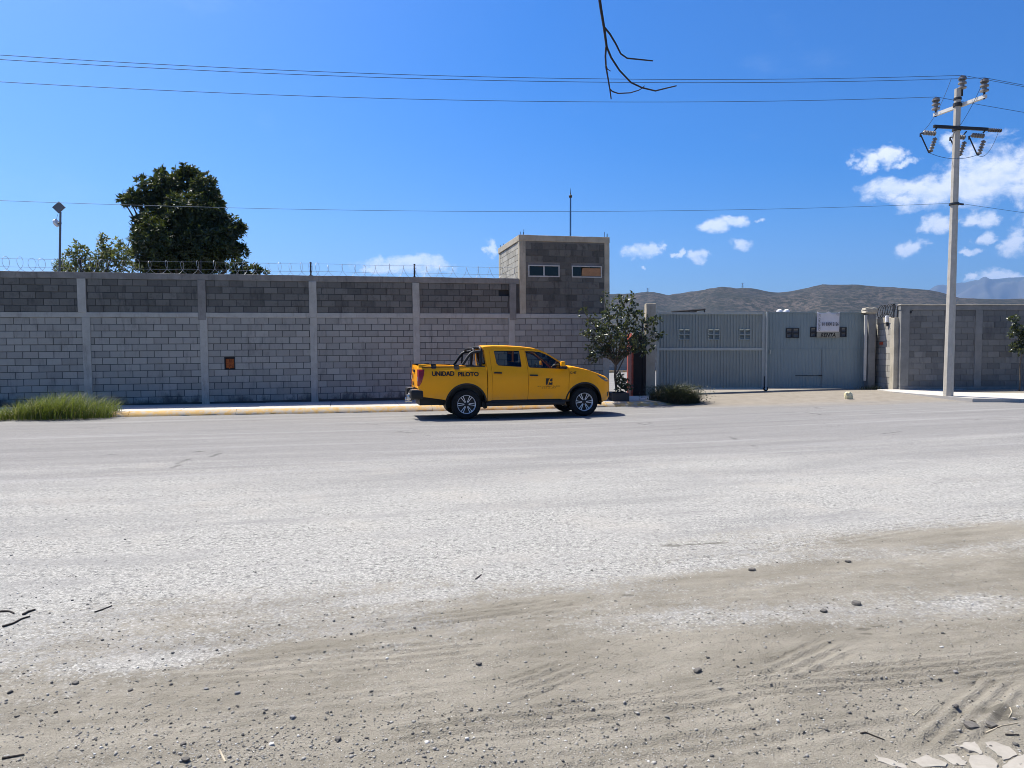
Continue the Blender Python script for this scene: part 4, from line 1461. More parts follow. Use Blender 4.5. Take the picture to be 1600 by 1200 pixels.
# ------------------------------------------------------------------ yellow pickup
TRUCK = thing('pickup_truck', 'yellow double-cab pickup parked along the kerb, black lettering on its bed', 'pickup',
              (-1.148 - WN.x * .93, 18.34 - WN.y * .93, 0.0), (0, -0.0055, WA))
HWX = [-1.25, -1.10, -0.8, 0, 2.6, 3.2, 3.55, 3.75, 3.88, 3.98]
HWY = [.865, .89, .905, .915, .915, .91, .88, .82, .73, .60]
AR = [(0.0, .385, .515), (3.15, .40, .485)]
BELT = [(-1.3, 1.40), (.55, 1.335), (.8, 1.36), (1.5, 1.318), (2.75, 1.25), (4, 1.2)]


def belt(x):
    return float(np.interp(x, [p[0] for p in BELT], [p[1] for p in BELT]))


def half(x, z):
    W_ = float(np.interp(x, HWX, HWY))
    zb_ = belt(x)
    zz = min(z, zb_)
    y = W_ - (.075 * ((.98 - zz) / .5) ** 2 if zz < .98 else .13 * ((zz - .98) / .38) ** 2.0)
    y += .005 * math.exp(-((z - 1.255) / .03) ** 2)
    if z > zb_:
        y -= .30 * (z - zb_) + .10 * (z - zb_) ** 2
    for (cx, cz, r_) in AR:
        d = math.hypot(x - cx, z - cz)
        if z > cz - .1:
            y += .032 * math.exp(-((d - r_ - .02) / .075) ** 2)
    return y


def inside(pt, poly):
    x, y = pt; c = False
    j = len(poly) - 1
    for i in range(len(poly)):
        xi, yi = poly[i]; xj, yj = poly[j]
        if (yi > y) != (yj > y) and x < (xj - xi) * (y - yi) / (yj - yi) + xi: c = not c
        j = i
    return c


def densify(poly, s):
    out = []
    for i, p in enumerate(poly):
        q_ = poly[(i + 1) % len(poly)]
        L = math.hypot(q_[0] - p[0], q_[1] - p[1]); n = max(1, int(L / s))
        out += [(p[0] + (q_[0] - p[0]) * k / n, p[1] + (q_[1] - p[1]) * k / n) for k in range(n)]
    return out


def panel(name, outline, mat, parent, holes=(), off=0.0, sp=.055, sides=(-1, 1), flange=.03, smooth=True, dense=True):
    """body panel drawn in side view and wrapped on the body side"""
    loops = [densify(outline, sp * .8) if dense else outline] + [densify(h, sp * .8) for h in holes]
    pts = []; edges = []
    for lp_ in loops:
        b = len(pts)
        pts += lp_
        edges += [(b + i, b + (i + 1) % len(lp_)) for i in range(len(lp_))]
    xs_ = [p[0] for p in outline]; zs_ = [p[1] for p in outline]
    if dense:
        x = min(xs_) + sp / 2
        while x < max(xs_):
            z = min(zs_) + sp / 2
            while z < max(zs_):
                if inside((x, z), outline) and not any(inside((x, z), h) for h in holes):
                    ok = all(math.hypot(x - p[0], z - p[1]) > sp * .45 for p in pts[:len(pts)])
                    if ok: pts.append((x, z))
                z += sp
            x += sp
    r = delaunay_2d_cdt([Vector(p) for p in pts], edges, [], 0, 1e-5)
    vs = [(p.x, p.y) for p in r[0]]
    tris = []
    for t in r[2]:
        c = (sum(vs[i][0] for i in t) / 3, sum(vs[i][1] for i in t) / 3)
        if inside(c, outline) and not any(inside(c, h) for h in holes): tris.append(tuple(t))
    res = []
    for s_ in sides:
        bm = bmesh.new()
        bv = [bm.verts.new((x, s_ * (half(x, z) + off), z)) for (x, z) in vs]
        for t in tris:
            q_ = [bv[i] for i in t]
            ar = (q_[1].co - q_[0].co).cross(q_[2].co - q_[0].co)
            if ar.y * s_ < 0: q_.reverse()
            bm.faces.new(q_)
        bmesh.ops.delete(bm, geom=[v for v in bm.verts if not v.link_faces], context='VERTS')
        if flange:
            be = [e for e in bm.edges if len(e.link_faces) == 1]
            ex = bmesh.ops.extrude_edge_only(bm, edges=be)
            for v in ex['geom']:
                if isinstance(v, bmesh.types.BMVert): v.co.y -= s_ * flange
        me = bpy.data.meshes.new(name)
        bm.to_mesh(me); bm.free()
        if smooth:
            me.polygons.foreach_set('use_smooth', np.ones(len(me.polygons), dtype=bool))
            me.set_sharp_from_angle(angle=R(40))
        res.append(link(name, me, parent, mat))
    return res


def arc(cx, cz, r_, a0, a1, n):
    return [(cx + r_ * math.cos(R(a0 + (a1 - a0) * k / n)), cz + r_ * math.sin(R(a0 + (a1 - a0) * k / n))) for k in range(n + 1)]


Yl = M['yellow']
RAIL = [(-1.195, 1.385), (-1.15, 1.398), (-.62, 1.387), (.156, 1.345), (.535, 1.328)]
bed_out = RAIL + [(.548, .445)] + arc(0, .385, .515, 8, 168, 26) + [(-.58, .515), (-1.04, .585), (-1.195, .60)]
bs = panel('bed_side', bed_out, Yl, TRUCK, flange=.05)
win1 = [(.768, 1.735), (.80, 1.748), (1.437, 1.742), (1.47, 1.345), (1.455, 1.325), (.867, 1.366), (.815, 1.42)]
win2 = [(1.602, 1.732), (1.80, 1.728), (1.999, 1.706), (2.20, 1.625), (2.473, 1.445), (2.60, 1.335), (2.63, 1.262), (1.69, 1.306), (1.655, 1.34)]
d1 = [(.70, .47), (1.618, .468), (1.622, 1.28), (1.575, 1.775), (1.2, 1.795), (.75, 1.79), (.672, 1.76), (.655, 1.70), (.672, 1.30)]
d2 = [(1.630, .468), (2.705, .468), (2.732, 1.235), (2.69, 1.285), (2.46, 1.475), (2.21, 1.655), (2.02, 1.74), (1.80, 1.768), (1.583, 1.775), (1.630, 1.28)]
dh = [(.694, .462), (2.711, .460), (2.739, 1.237), (2.694, 1.292), (2.463, 1.482), (2.214, 1.663), (2.022, 1.747), (1.80, 1.775), (1.2, 1.802), (.747, 1.797), (.666, 1.764), (.648, 1.70), (.665, 1.30)]
ROOF = [(.46, 1.835), (.551, 1.858), (.749, 1.868), (1.148, 1.861), (1.55, 1.836), (1.876, 1.796)]
APIL = [(1.876, 1.796), (2.0, 1.762), (2.163, 1.692), (2.452, 1.505), (2.744, 1.302)]
cab_out = [(.567, .442), (.557, 1.33), (.505, 1.76), (.462, 1.80)] + ROOF + APIL[1:] + [(2.746, .442)]
panel('cab_side', cab_out, Yl, TRUCK, holes=[dh], flange=.04)
rd = panel('door', d1, Yl, TRUCK, holes=[win1], off=.0, flange=.03)
fd = panel('door', d2, Yl, TRUCK, holes=[win2], off=.0, flange=.03)
for s_, o in zip((-1, 1), rd):
    panel('window', win1, M['glass'], o, off=-.012, sides=(s_,), flange=0)
    panel('window_seal', densify([(x, z) for x, z in win1], .05), M['plastic'], o, holes=[[(1.11 + (x - 1.11) * .955, 1.55 + (z - 1.55) * .92) for x, z in win1]], off=.003, sides=(s_,), flange=.01, sp=.03)
    panel('handle', [(.72, 1.165), (.73, 1.20), (.92, 1.195), (.935, 1.175), (.92, 1.158)], M['plastic'], o, off=.03, sides=(s_,), flange=.028, sp=.03)
for s_, o in zip((-1, 1), fd):
    panel('window', win2, M['glass'], o, off=-.012, sides=(s_,), flange=0)
    panel('window_seal', win2, M['plastic'], o, holes=[[(2.08 + (x - 2.08) * .955, 1.50 + (z - 1.50) * .92) for x, z in win2]], off=.003, sides=(s_,), flange=.01, sp=.03)
    panel('handle', [(1.66, 1.092), (1.67, 1.127), (1.87, 1.122), (1.885, 1.10), (1.87, 1.085)], M['plastic'], o, off=.03, sides=(s_,), flange=.028, sp=.03)
    # mirror
    mr = MB().box(2.46, 2.58, s_ * 1.10 if s_ < 0 else s_ * .94, s_ * .94 if s_ < 0 else s_ * 1.10, 1.335, 1.465, .04).build('mirror', Yl, o, smooth=True)
    MB().box(2.50, 2.66, min(s_ * .84, s_ * 1.0), max(s_ * .84, s_ * 1.0), 1.275, 1.33, .015).build('mirror_arm', M['plastic'], mr)
    panel('quarter_trim', [(2.47, 1.44), (2.60, 1.335), (2.70, 1.255), (2.60, 1.262), (2.52, 1.268)], M['plastic'], o, off=.008, sides=(s_,), flange=.008, sp=.03)

HOOD = [(2.752, 1.300), (2.848, 1.306), (2.995, 1.286), (3.29, 1.217), (3.545, 1.123), (3.802, 1.02), (3.909, .938)]
NOSE = [(3.909, .938), (3.94, .816), (3.954, .614), (3.977, .492), (3.891, .412), (3.70, .355)]
fen_out = list(reversed(HOOD)) + [(2.752, .442)] + list(reversed(arc(3.15, .40, .485, -4, 172, 26))) + list(reversed(NOSE))[:-1]
fen = panel('fender', fen_out, Yl, TRUCK, flange=.04)


def bow(x, s):
    return .13 * (1 - s * s) * float(np.clip((x - 3.2) / .65, 0, 1)) ** 1.5


def cross(line, crown, nose=True, n=14, dx=0.0, inset=0.0):
    rows = []
    for (x, z) in line:
        h_ = half(x, z) - inset
        r_ = []
        for k in range(n + 1):
            s_ = -1 + 2 * k / n
            r_.append((x + (bow(x, s_) if nose else 0) + dx * (1 - s_ * s_), s_ * h_, z + crown * (1 - abs(s_) ** 2.5)))
        rows.append(r_)
    return rows


def fine(line, k=4):
    out = []
    for i in range(len(line) - 1):
        for j in range(k):
            t = j / k
            out.append((line[i][0] * (1 - t) + line[i + 1][0] * t, line[i][1] * (1 - t) + line[i + 1][1] * t))
    return out + [line[-1]]


MB().grid(cross(fine(HOOD), .045)).build('bonnet', Yl, TRUCK, smooth='all')
MB().grid(cross(fine(NOSE), 0.0)).build('front_bumper', Yl, TRUCK, smooth='all')
# grille and lower intake, proud of the front
mb = MB()
for (z0, z1, hw) in ((.70, .92, .42), (.46, .58, .5)):
    rows = []
    for z in np.linspace(z0, z1, 5):
        x = float(np.interp(z, [.492, .614, .816, .938], [3.977, 3.954, 3.94, 3.909]))
        rows.append([(x + .012 + .13 * (1 - (y / .62) ** 2), y, z) for y in np.linspace(-hw, hw, 9)])
    mb.grid(rows)
mb.build('grille', M['plastic'], TRUCK)
panel('headlight', [(3.50, 1.112), (3.56, 1.085), (3.76, 1.005), (3.865, .952), (3.86, .90), (3.76, .925), (3.62, 1.01)], M['headlamp'], TRUCK, off=.006, flange=.01, sp=.03)
panel('fog_trim', [(3.86, .62), (3.93, .64), (3.935, .52), (3.88, .50)], M['plastic'], TRUCK, off=.005, flange=.01, sp=.03)

MB().grid(cross(fine(ROOF), .035, False)).build('roof', Yl, TRUCK, smooth='all')
MB().grid(cross(fine(APIL), .02, False, dx=.10, inset=.03)).build('windscreen', M['glass'], TRUCK, smooth='all')
# rear cab wall and back window
rw_ = []
for z in (.80, 1.1, 1.33, 1.40, 1.74, 1.80, 1.835):
    x = float(np.interp(z, [.8, 1.33, 1.76, 1.84], [.57, .56, .508, .462]))
    rw_.append([(x - .01 * (1 - (k / 5 - 1) ** 2), (k / 5 - 1) * (half(x, z) - .005), z) for k in range(11)])
hole_rows = MB()
n_ = 11
for i in range(len(rw_) - 1):
    for j in range(10):
        if 3 <= i < 4 and 1 <= j < 9: continue
        hole_rows.add([rw_[i][j], rw_[i][j + 1], rw_[i + 1][j + 1], rw_[i + 1][j]], [(0, 1, 2, 3)])
hole_rows.build('cab_back', Yl, TRUCK)
MB().add([(.535, -.56, 1.39), (.535, .56, 1.39), (.495, .54, 1.75), (.495, -.54, 1.75)], [(0, 1, 2, 3)]).build('rear_window', M['glass'], TRUCK)

# load bed
mb = MB()
mb.box(-1.17, .54, -.74, .74, .80, .84)
for s_ in (-1, 1):
    a, b = sorted((s_ * .72, s_ * .76))
    mb.box(-1.17, .53, a, b, .80, 1.31)
mb.box(.50, .535, -.74, .74, .82, 1.31)
mb.build('bed_liner', M['plastic'], TRUCK)
for s_ in (-1, 1):
    rows = []
    for (x, z) in fine(RAIL, 3):
        ho = half(x, z)
        rows.append([(x, s_ * (ho - .004), z - .01), (x, s_ * (ho - .012), z + .010), (x, s_ * (ho - .05), z + .016), (x, s_ * .74, z + .014), (x, s_ * .735, z - .06)])
    MB().grid(rows).build('bed_rail', M['plastic'] if s_ > 0 else Yl, TRUCK, smooth='all')
    a, b = sorted((s_ * .73, s_ * .80))
    MB().box(-1.12, .50, a, b, 1.33, 1.355).build('rail_cap', M['plastic'], TRUCK)
# tailgate with crowned top, plus corner pillars behind the side panels
def rear_strip(y0, y1, z0, z1, x, n=6, top=0.0):
    rows = []
    for i in range(7):
        z = z0 + (z1 - z0) * i / 6
        rows.append([(x - .018 * math.sin(i / 6 * math.pi), y0 + (y1 - y0) * j / n, z + top * (1 - ((j / n) * 2 - 1) ** 4) * (i == 6)) for j in range(n + 1)])
    return MB().grid(rows)


tgm = rear_strip(-.715, .715, .80, 1.378, -1.208, 8, .012)
tgm.add([(-1.208, -.715, 1.378), (-1.208, .715, 1.378), (-1.165, .715, 1.378), (-1.165, -.715, 1.378)], [(0, 1, 2, 3)])
tgm.add([(-1.165, -.715, .80), (-1.165, .715, .80), (-1.165, .715, 1.378), (-1.165, -.715, 1.378)], [(0, 1, 2, 3)])
tg = tgm.build('tailgate', Yl, TRUCK, smooth=True)
MB().box(-1.245, -1.21, -.16, .16, 1.20, 1.27, .01).build('handle', M['plastic'], tg)
for s_ in (-1, 1):
    rows = []
    for i in range(9):
        z = .60 + (1.392 - .60) * i / 8
        ho = half(-1.195, z)
        rows.append([(-1.195, s_ * ho, z), (-1.212, s_ * (ho - .012), z), (-1.222, s_ * (ho - .05), z), (-1.215, s_ * .718, z), (-1.16, s_ * .716, z)])
    MB().grid(rows).build('rear_pillar', Yl, TRUCK, smooth='all')
    lo = panel('tail_light', [(-1.194, 1.285), (-1.055, 1.284), (-1.075, 1.15), (-1.137, .95), (-1.194, .865)], M['lamp_red'], TRUCK, off=.008, sides=(s_,), flange=.02, sp=.03)[0]
    rows = []
    for i in range(7):
        z = .865 + .42 * i / 6
        ho = half(-1.195, z)
        rows.append([(-1.19, s_ * (ho + .008), z), (-1.219, s_ * (ho - .010), z), (-1.230, s_ * (ho - .05), z), (-1.228, s_ * .74, z), (-1.21, s_ * .735, z)])
    MB().grid(rows).build('rear_lens', M['lamp_red'], lo, smooth='all')
    MB().box(-1.234, -1.226, min(s_ * .76, s_ * .82), max(s_ * .76, s_ * .82), .99, 1.10).build('reverse_lens', M['lamp_white'], lo)


def tgp(y, z):
    return (-1.231, -y, z)


# marks on the tailgate (fleet number, dark badge, hatched sticker, plate)
text_part('lettering', 'C-47', -.62, -.22, 1.22, 1.33, lambda a, b: tgp(a, b), M['black'], tg, bold=.03)
MB().add([(-1.2335, .48, 1.16), (-1.2335, .30, 1.17), (-1.2335, .26, 1.08), (-1.2335, .40, .99), (-1.2335, .52, 1.06)], [(0, 1, 2, 3, 4)]).build('badge', M['black'], tg, fix=False)
mb = MB()
for k in range(5):
    mb.box(-1.2335, -1.229, .18, .56, .845 + .022 * k, .858 + .022 * k)
mb.build('striped_sticker', M['black'], tg)
# rear bumper
mb = MB()
mb.box(-1.40, -1.09, -.885, -.36, .545, .765, .045); mb.box(-1.40, -1.09, .36, .885, .545, .765, .045); mb.box(-1.36, -1.09, -.4, .4, .50, .69, .04)
bp = mb.build('rear_bumper', M['plastic'], TRUCK, smooth=True)
mb = MB()
for a, b in ((-.87, -.37), (.37, .87)): mb.box(-1.38, -1.13, a, b, .766, .778, .004)
mb.box(-1.34, -1.13, -.36, .36, .691, .702, .004)
mb.build('step_pad', M['chrome'], bp)
mb = MB().tube([(-1.30, 0, .45), (-1.47, 0, .45)], .035, 8); mb.lathe([(.0, 0), (.03, .02), (.035, .05), (.02, .08), (.0, .085)], 10, Matrix.Translation((-1.45, 0, .46)))
mb.box(-1.47, -1.38, -.62, -.30, .50, .64, .02)
mb.build('tow_hitch', M['chrome'], bp, smooth=True)
MB().box(-1.372, -1.362, -.17, .17, .55, .65).build('number_plate', M['white'], bp)
# underside
mb = MB()
mb.box(-1.15, 3.75, -.55, .55, .36, .60); mb.box(.6, 2.72, -.84, .84, .40, .62); mb.box(-1.1, .52, -.70, .70, .60, .79)
mb.box(2.75, 3.80, -.60, .60, .60, 1.0)
mb.tube([(0, -.8, .385), (0, .8, .385)], .06, 10); mb.tube([(3.15, -.8, .40), (3.15, .8, .40)], .05, 10)
mb.tube([(-1.05, .3, .42), (.6, .3, .42)], .04, 8); mb.box(.42, .55, -.78, -.62, .30, .44)
mb.build('chassis', M['plastic'], TRUCK)
for (cx, cz, r_) in AR:
    for s_ in (-1, 1):
        rows = [[(p[0], s_ * yy, p[1]) for p in arc(cx, cz, r_ + .012, -12, 192, 20)] for yy in (.50, .70, .885)]
        mb = MB().grid(rows)
        ring = arc(cx, cz, r_ + .012, -12, 192, 20)
        mb.add([(p[0], s_ * .50, p[1]) for p in ring], [tuple(range(len(ring)))])
        mb.build('wheel_arch', M['plastic'], TRUCK)
        panel('arch_trim', arc(cx, cz, r_ + .028, 0, 172, 24) + list(reversed(arc(cx, cz, r_ - .012, 0, 172, 24))), M['plastic'], TRUCK, off=.006, sides=(s_,), flange=.02, sp=.04)
for s_ in (-1, 1):
    a, b = sorted((s_ * .80, s_ * .925))
    MB().box(.50, 2.62, a, b, .325, .43, .03).build('side_step', M['plastic'], TRUCK, smooth=True)
    a, b = sorted((s_ * .845, s_ * .885))
    MB().box(.56, 2.75, a, b, .40, .455, .01).build('sill', M['plastic'], TRUCK)
panel('mud_flap', [(.49, .44), (.545, .44), (.56, .27), (.50, .25)], M['plastic'], TRUCK, off=-.02, flange=.22, sp=.05)

# wheels
def wheel(x, s_, z, steer=0.0):
    w_ = empty('wheel'); w_.parent = TRUCK
    w_.location = (x, s_ * .80, z); w_.rotation_euler = (math.pi / 2 * (1 if s_ < 0 else -1), 0, steer)
    # local z points outwards
    tp_ = [(.235, -.12), (.30, -.128), (.352, -.122), (.376, -.10), (.384, -.06), (.386, 0), (.384, .06), (.376, .10), (.352, .122), (.30, .128), (.245, .118), (.232, .10)]
    MB().lathe(tp_, 48, cap=False).build('tyre', M['rubber'], w_, smooth=True)
    rm = MB().lathe([(.234, -.10), (.226, -.02), (.222, .085), (.226, .112), (.236, .122), (.241, .112), (.240, .10), (.234, -.10)], 48, cap=False).build('rim', M['silver'], w_, smooth=True)
    MB().lathe([(.0, .035), (.222, .03), (.222, -.03), (.0, -.03)], 32).build('dark_backing', M['plastic'], rm)  # added dark backing, its colour stands in for shade between the spokes
    mb = MB()
    for k in range(12):
        a = 2 * math.pi * k / 12 + (R(7) if k % 2 else R(-7)) + R(15)
        c, sn = math.cos(a), math.sin(a)
        px_, py_ = -sn, c
        pts0 = []
        for (rr, hw, h0, h1) in ((.060, .0075, .062, .088), (.15, .0065, .066, .096), (.226, .0085, .075, .106)):
            pts0 += [(c * rr + px_ * hw, sn * rr + py_ * hw, h0), (c * rr + px_ * hw, sn * rr + py_ * hw, h1), (c * rr - px_ * hw, sn * rr - py_ * hw, h1), (c * rr - px_ * hw, sn * rr - py_ * hw, h0)]
        fs = []
        for b in (0, 4):
            fs += [(b + i, b + (i + 1) % 4, b + 4 + (i + 1) % 4, b + 4 + i) for i in range(4)]
        mb.add(pts0, fs + [(0, 1, 2, 3), (8, 9, 10, 11)])
    mb.build('spokes', M['silver'], rm)
    mb = MB().lathe([(.0, .098), (.034, .096), (.05, .085), (.075, .08), (.078, .05)], 20)
    mb.build('hub_cap', M['plastic'], rm, smooth=True)
    for k in range(6):
        a = 2 * math.pi * k / 6
        MB().lathe([(.009, .07), (.009, .093), (.0, .095)], 6, Matrix.Translation((.058 * math.cos(a), .058 * math.sin(a), 0))).build('wheel_nut', M['galv'], rm)


for (cx, cz) in ((0.0, .385), (3.15, .388)):
    for s_ in (-1, 1):
        wheel(cx, s_, cz)

# sports bar
mb = MB()
for s_ in (-1, 1):
    y = s_ * .70
    mb.tube([(-.09, y, 1.36), (-.02, y, 1.45), (.10, y * .97, 1.62), (.16, y * .96, 1.685), (.22, y * .95, 1.71), (.34, y * .94, 1.725), (.43, y * .93, 1.735)], .038, 12)
    mb.tube([(.40, y, 1.36), (.42, y * .97, 1.55), (.43, y * .93, 1.72)], .036, 12)
    mb.tube([(.14, y * .99, 1.36), (.16, y * .96, 1.68)], .024, 10)
    mb.box(-.16, .46, min(y - s_ * .04, y + s_ * .05), max(y - s_ * .04, y + s_ * .05), 1.345, 1.372, .006)
mb.tube([(.43, -.66, 1.70), (.425, -.63, 1.79), (.42, -.56, 1.83), (.42, 0, 1.845), (.42, .56, 1.83), (.425, .63, 1.79), (.43, .66, 1.70)], .038, 12)
mb.tube([(.24, -.665, 1.715), (.24, -.62, 1.775), (.24, -.5, 1.80), (.24, 0, 1.81), (.24, .5, 1.80), (.24, .62, 1.775), (.24, .665, 1.715)], .034, 12)
mb.build('sports_bar', M['plastic'], TRUCK, smooth=True)
# tie-down pads over the bed rail
for (a, b) in ((-.88, -.755), (-.30, -.17)):
    z1 = float(np.interp((a + b) / 2, [p[0] for p in RAIL], [p[1] for p in RAIL]))
    panel('tie_down', [(a, z1 - .01), (a, z1 - .07), (a + .02, z1 - .09), (b - .02, z1 - .09), (b, z1 - .07), (b, z1 - .01)], M['plastic'], TRUCK, off=.014, flange=.014, sp=.03)
    for s_ in (-1, 1):
        y0, y1 = sorted((s_ * .76, s_ * (half(a, z1) + .006)))
        MB().box(a, b, y0, y1, z1 - .012, z1 + .026, .006).build('tie_down', M['plastic'], TRUCK)

# cabin: seats, dash, steering wheel
mb = MB()
mb.box(.62, 2.7, -.80, .80, .62, .66); mb.box(.60, .66, -.62, .62, .66, 1.38, .03); mb.box(.64, 1.05, -.62, .62, .80, .98, .05)
mb.build('rear_seat', M['seat'], TRUCK, smooth=True)
for y in (-.42, 0, .42):
    MB().box(.62, .70, y - .12, y + .12, 1.40, 1.57, .035).build('headrest', M['seat'], TRUCK, smooth=True)
for y in (-.38, .38):
    st = MB().box(1.55, 2.02, y - .25, y + .25, .80, .98, .06).box(1.40, 1.54, y - .24, y + .24, .95, 1.44, .05).build('front_seat', M['seat'], TRUCK, smooth=True)
    MB().box(1.37, 1.46, y - .13, y + .13, 1.46, 1.66, .035).build('headrest', M['seat'], st, smooth=True)
MB().box(2.28, 2.74, -.78, .78, .80, 1.24, .06).build('dashboard', M['seat'], TRUCK, smooth=True)
pts = [(2.22 - .05 * math.sin(a), -.38 + .18 * math.cos(a) * -1, 1.22 + .17 * math.sin(a)) for a in np.linspace(0, 2 * math.pi, 25)]
for i in range(len(pts)): pts[i] = (pts[i][0], pts[i][1] + .76, pts[i][2])
MB().tube(pts, .016, 8, False).build('steering_wheel', M['plastic'], TRUCK, smooth=True)
MB().box(2.28, 2.31, -.10, .10, 1.58, 1.65, .01).build('inner_mirror', M['plastic'], TRUCK)


# lettering on the near side
def near_pt(x, z):
    return (x, -(half(x, z) + .010), z)


for k_, sh_ in ((0, 0.0), (1, .005)):                # heavy strokes: the same letters overlaid, slightly shifted
    fn_ = lambda x, z, k_=k_: (x, -(half(x, z) + .009 + .0006 * k_), z)
    text_part('lettering', 'UNIDAD', -.87 + sh_, -.308 + sh_, 1.115, 1.235, fn_, M['black'], bs[0], bold=.028)
    text_part('lettering', 'PILOTO', -.21 + sh_, .318 + sh_, 1.10, 1.212, fn_, M['black'], bs[0], bold=.028)
text_part('lettering', 'C-47', 2.765, 2.94, 1.132, 1.192, near_pt, M['black'], fen[0], bold=.03)


def decal(name, polys, mat, parent, lift=.008):
    mb = MB()
    for po in polys:
        mb.add([(x, -(half(x, z) + lift), z) for x, z in po], [tuple(range(len(po)))])
    return mb.build(name, mat, parent, fix=False)


X0_, X1_, Z0_, Z1_ = 2.094, 2.272, .853, 1.021


def lg(u, v): return (X0_ + (X1_ - X0_) * u, Z0_ + (Z1_ - Z0_) * v)


decal('emblem', [[lg(0, 0), lg(.22, 0), lg(.32, .30), lg(.42, .72), lg(.62, 1), lg(0, 1)],
                 [lg(.38, 0), lg(1, 0), lg(1, .42), lg(.66, .30), lg(.52, .42)],
                 [lg(1, .55), lg(1, 1), lg(.86, 1), lg(.66, .84), lg(.60, .62), lg(.80, .50)]], M['black'], fd[0])
random.seed(23)
marks = []
for (a, b, z0, z1) in ((1.872, 2.490, .806, .830), (1.985, 2.375, .760, .787)):
    x = a
    while x < b - .012:
        w_ = random.choice((.012, .016, .020))
        k = random.random()
        marks.append([(x, z0), (x + w_, z0), (x + w_, z0 + (z1 - z0) * .3), (x, z0 + (z1 - z0) * .3)])
        if k > .2: marks.append([(x + w_ * .3, z0 + (z1 - z0) * .3), (x + w_ * .75, z0 + (z1 - z0) * .3), (x + w_ * .75, z1), (x + w_ * .3, z1)])
        if k > .5: marks.append([(x, z1 - .006), (x + w_ * .3, z1 - .006), (x + w_ * .3, z1), (x, z1)])
        x += w_ + random.choice((.006, .006, .007, .02))
decal('small_print', marks, M['black'], fd[0])
# fender crease highlight is real relief: a shallow swage over the front arch
rows = []
for k in range(15):
    a = R(150 - 100 * k / 14)
    x, z = 3.15 + .60 * math.cos(a), .40 + .645 * math.sin(a)
    h_ = half(x, z)
    rows.append([(x, -(h_ - .004), z - .022), (x, -(h_ + .008), z), (x, -(h_ - .004), z + .014)])
MB().grid(rows).build('fender_swage', Yl, fen[0], smooth='all')
# ------------------------------------------------------------------ utility pole
PX, PY = at(1481.5, 615, 23.1).x, 23.1
PZ = 0.40
PTOP = at(1497, 139, PY).z - PZ
pole = thing('utility_pole', 'tall concrete utility pole with crossarms and insulators on the right sidewalk', 'utility pole', (PX, PY, PZ))
lean = at(1497, 139, PY).x - PX


def pole_x(z): return lean * z / PTOP * .9


prof = []
mb = MB()
rows = []
NS = 8
for k in range(14):
    z = PTOP * k / 13
    r_ = .155 + (.098 - .155) * k / 13
    rows.append([(pole_x(z) + r_ * math.cos(2 * math.pi * (j + .5) / NS + .3), r_ * math.sin(2 * math.pi * (j + .5) / NS + .3), z - (.2 if k == 0 else 0)) for j in range(NS + 1)])
mb.grid(rows)
mb.add(rows[-1][:NS], [tuple(range(NS))])
mb.build('shaft', M['conc_pole'], pole)


def insulator(parent, base, axis, L, rad, mat, n=4, name='insulator'):
    """ribbed insulator from base along axis"""
    axis = Vector(axis).normalized()
    Mx = Matrix.Translation(base) @ axis.to_track_quat('Z', 'Y').to_matrix().to_4x4()
    pr = [(rad * .35, 0)]
    for k in range(n):
        z0 = L * (k + .15) / n
        pr += [(rad * .5, z0), (rad, z0 + L * .08 / n * 4 * .3), (rad * .95, z0 + L * .4 / n), (rad * .5, z0 + L * .6 / n)]
    pr += [(rad * .4, L * .96), (rad * .25, L)]
    return MB().lathe(pr, 16, Mx).build(name, mat, parent, smooth=True)


ZA = at(1497, 164, PY).z - PZ
pxa = pole_x(ZA)
armv = Vector((.30, -.95, 0)).normalized()
ca = Vector((pxa, 0, ZA))
side_ = Vector((-armv.y, armv.x, 0))


def beam(parent, c, d, l0, l1, w_, h, mat, name):
    d = Vector(d).normalized(); s_ = Vector((-d.y, d.x, 0)).normalized()
    V_ = []
    for l in (l0, l1):
        for (a, b) in ((-1, -1), (1, -1), (1, 1), (-1, 1)):
            V_.append(c + d * l + s_ * (a * w_ / 2) + Vector((0, 0, b * h / 2)))
    return MB().add(V_, [(0, 1, 2, 3), (4, 7, 6, 5), (0, 4, 5, 1), (1, 5, 6, 2), (2, 6, 7, 3), (3, 7, 4, 0)]).build(name, mat, parent)


off = side_ * .14
b1 = beam(pole, ca + off, armv, -.98, .86, .10, .10, M['arm'], 'crossarm')
MB().lathe([(.115, ZA - .06), (.125, ZA - .05), (.125, ZA + .05), (.115, ZA + .06)], 12, Matrix.Translation((pxa, 0, 0))).build('clamp', M['steel_dark'], pole)
MB().lathe([(.108, PTOP - .35), (.115, PTOP - .34), (.115, PTOP - .28), (.108, PTOP - .27)], 12, Matrix.Translation((pole_x(PTOP), 0, 0))).build('clamp', M['steel_dark'], pole)
pins = []
pt = Vector((pole_x(PTOP) + .10, -.06, PTOP - .12))
for base in (ca + off + armv * -.92 + Vector((0, 0, .05)), ca + off + armv * .80 + Vector((0, 0, .05)), pt):
    MB().tube([base - Vector((0, 0, .12)), base + Vector((0, 0, .10))], .03, 8).build('pin', M['steel_dark'], pole)
    insulator(pole, base + Vector((0, 0, .08)), (0, 0, 1), .42, .125, M['porcelain'], 3)
    MB().lathe([(.10, .36), (.115, .40), (.10, .47), (.05, .50)], 14, Matrix.Translation(base)).build('insulator_head', M['porcelain_dark'], pole, smooth=True)
    pins.append(base + Vector((0, 0, .52)))
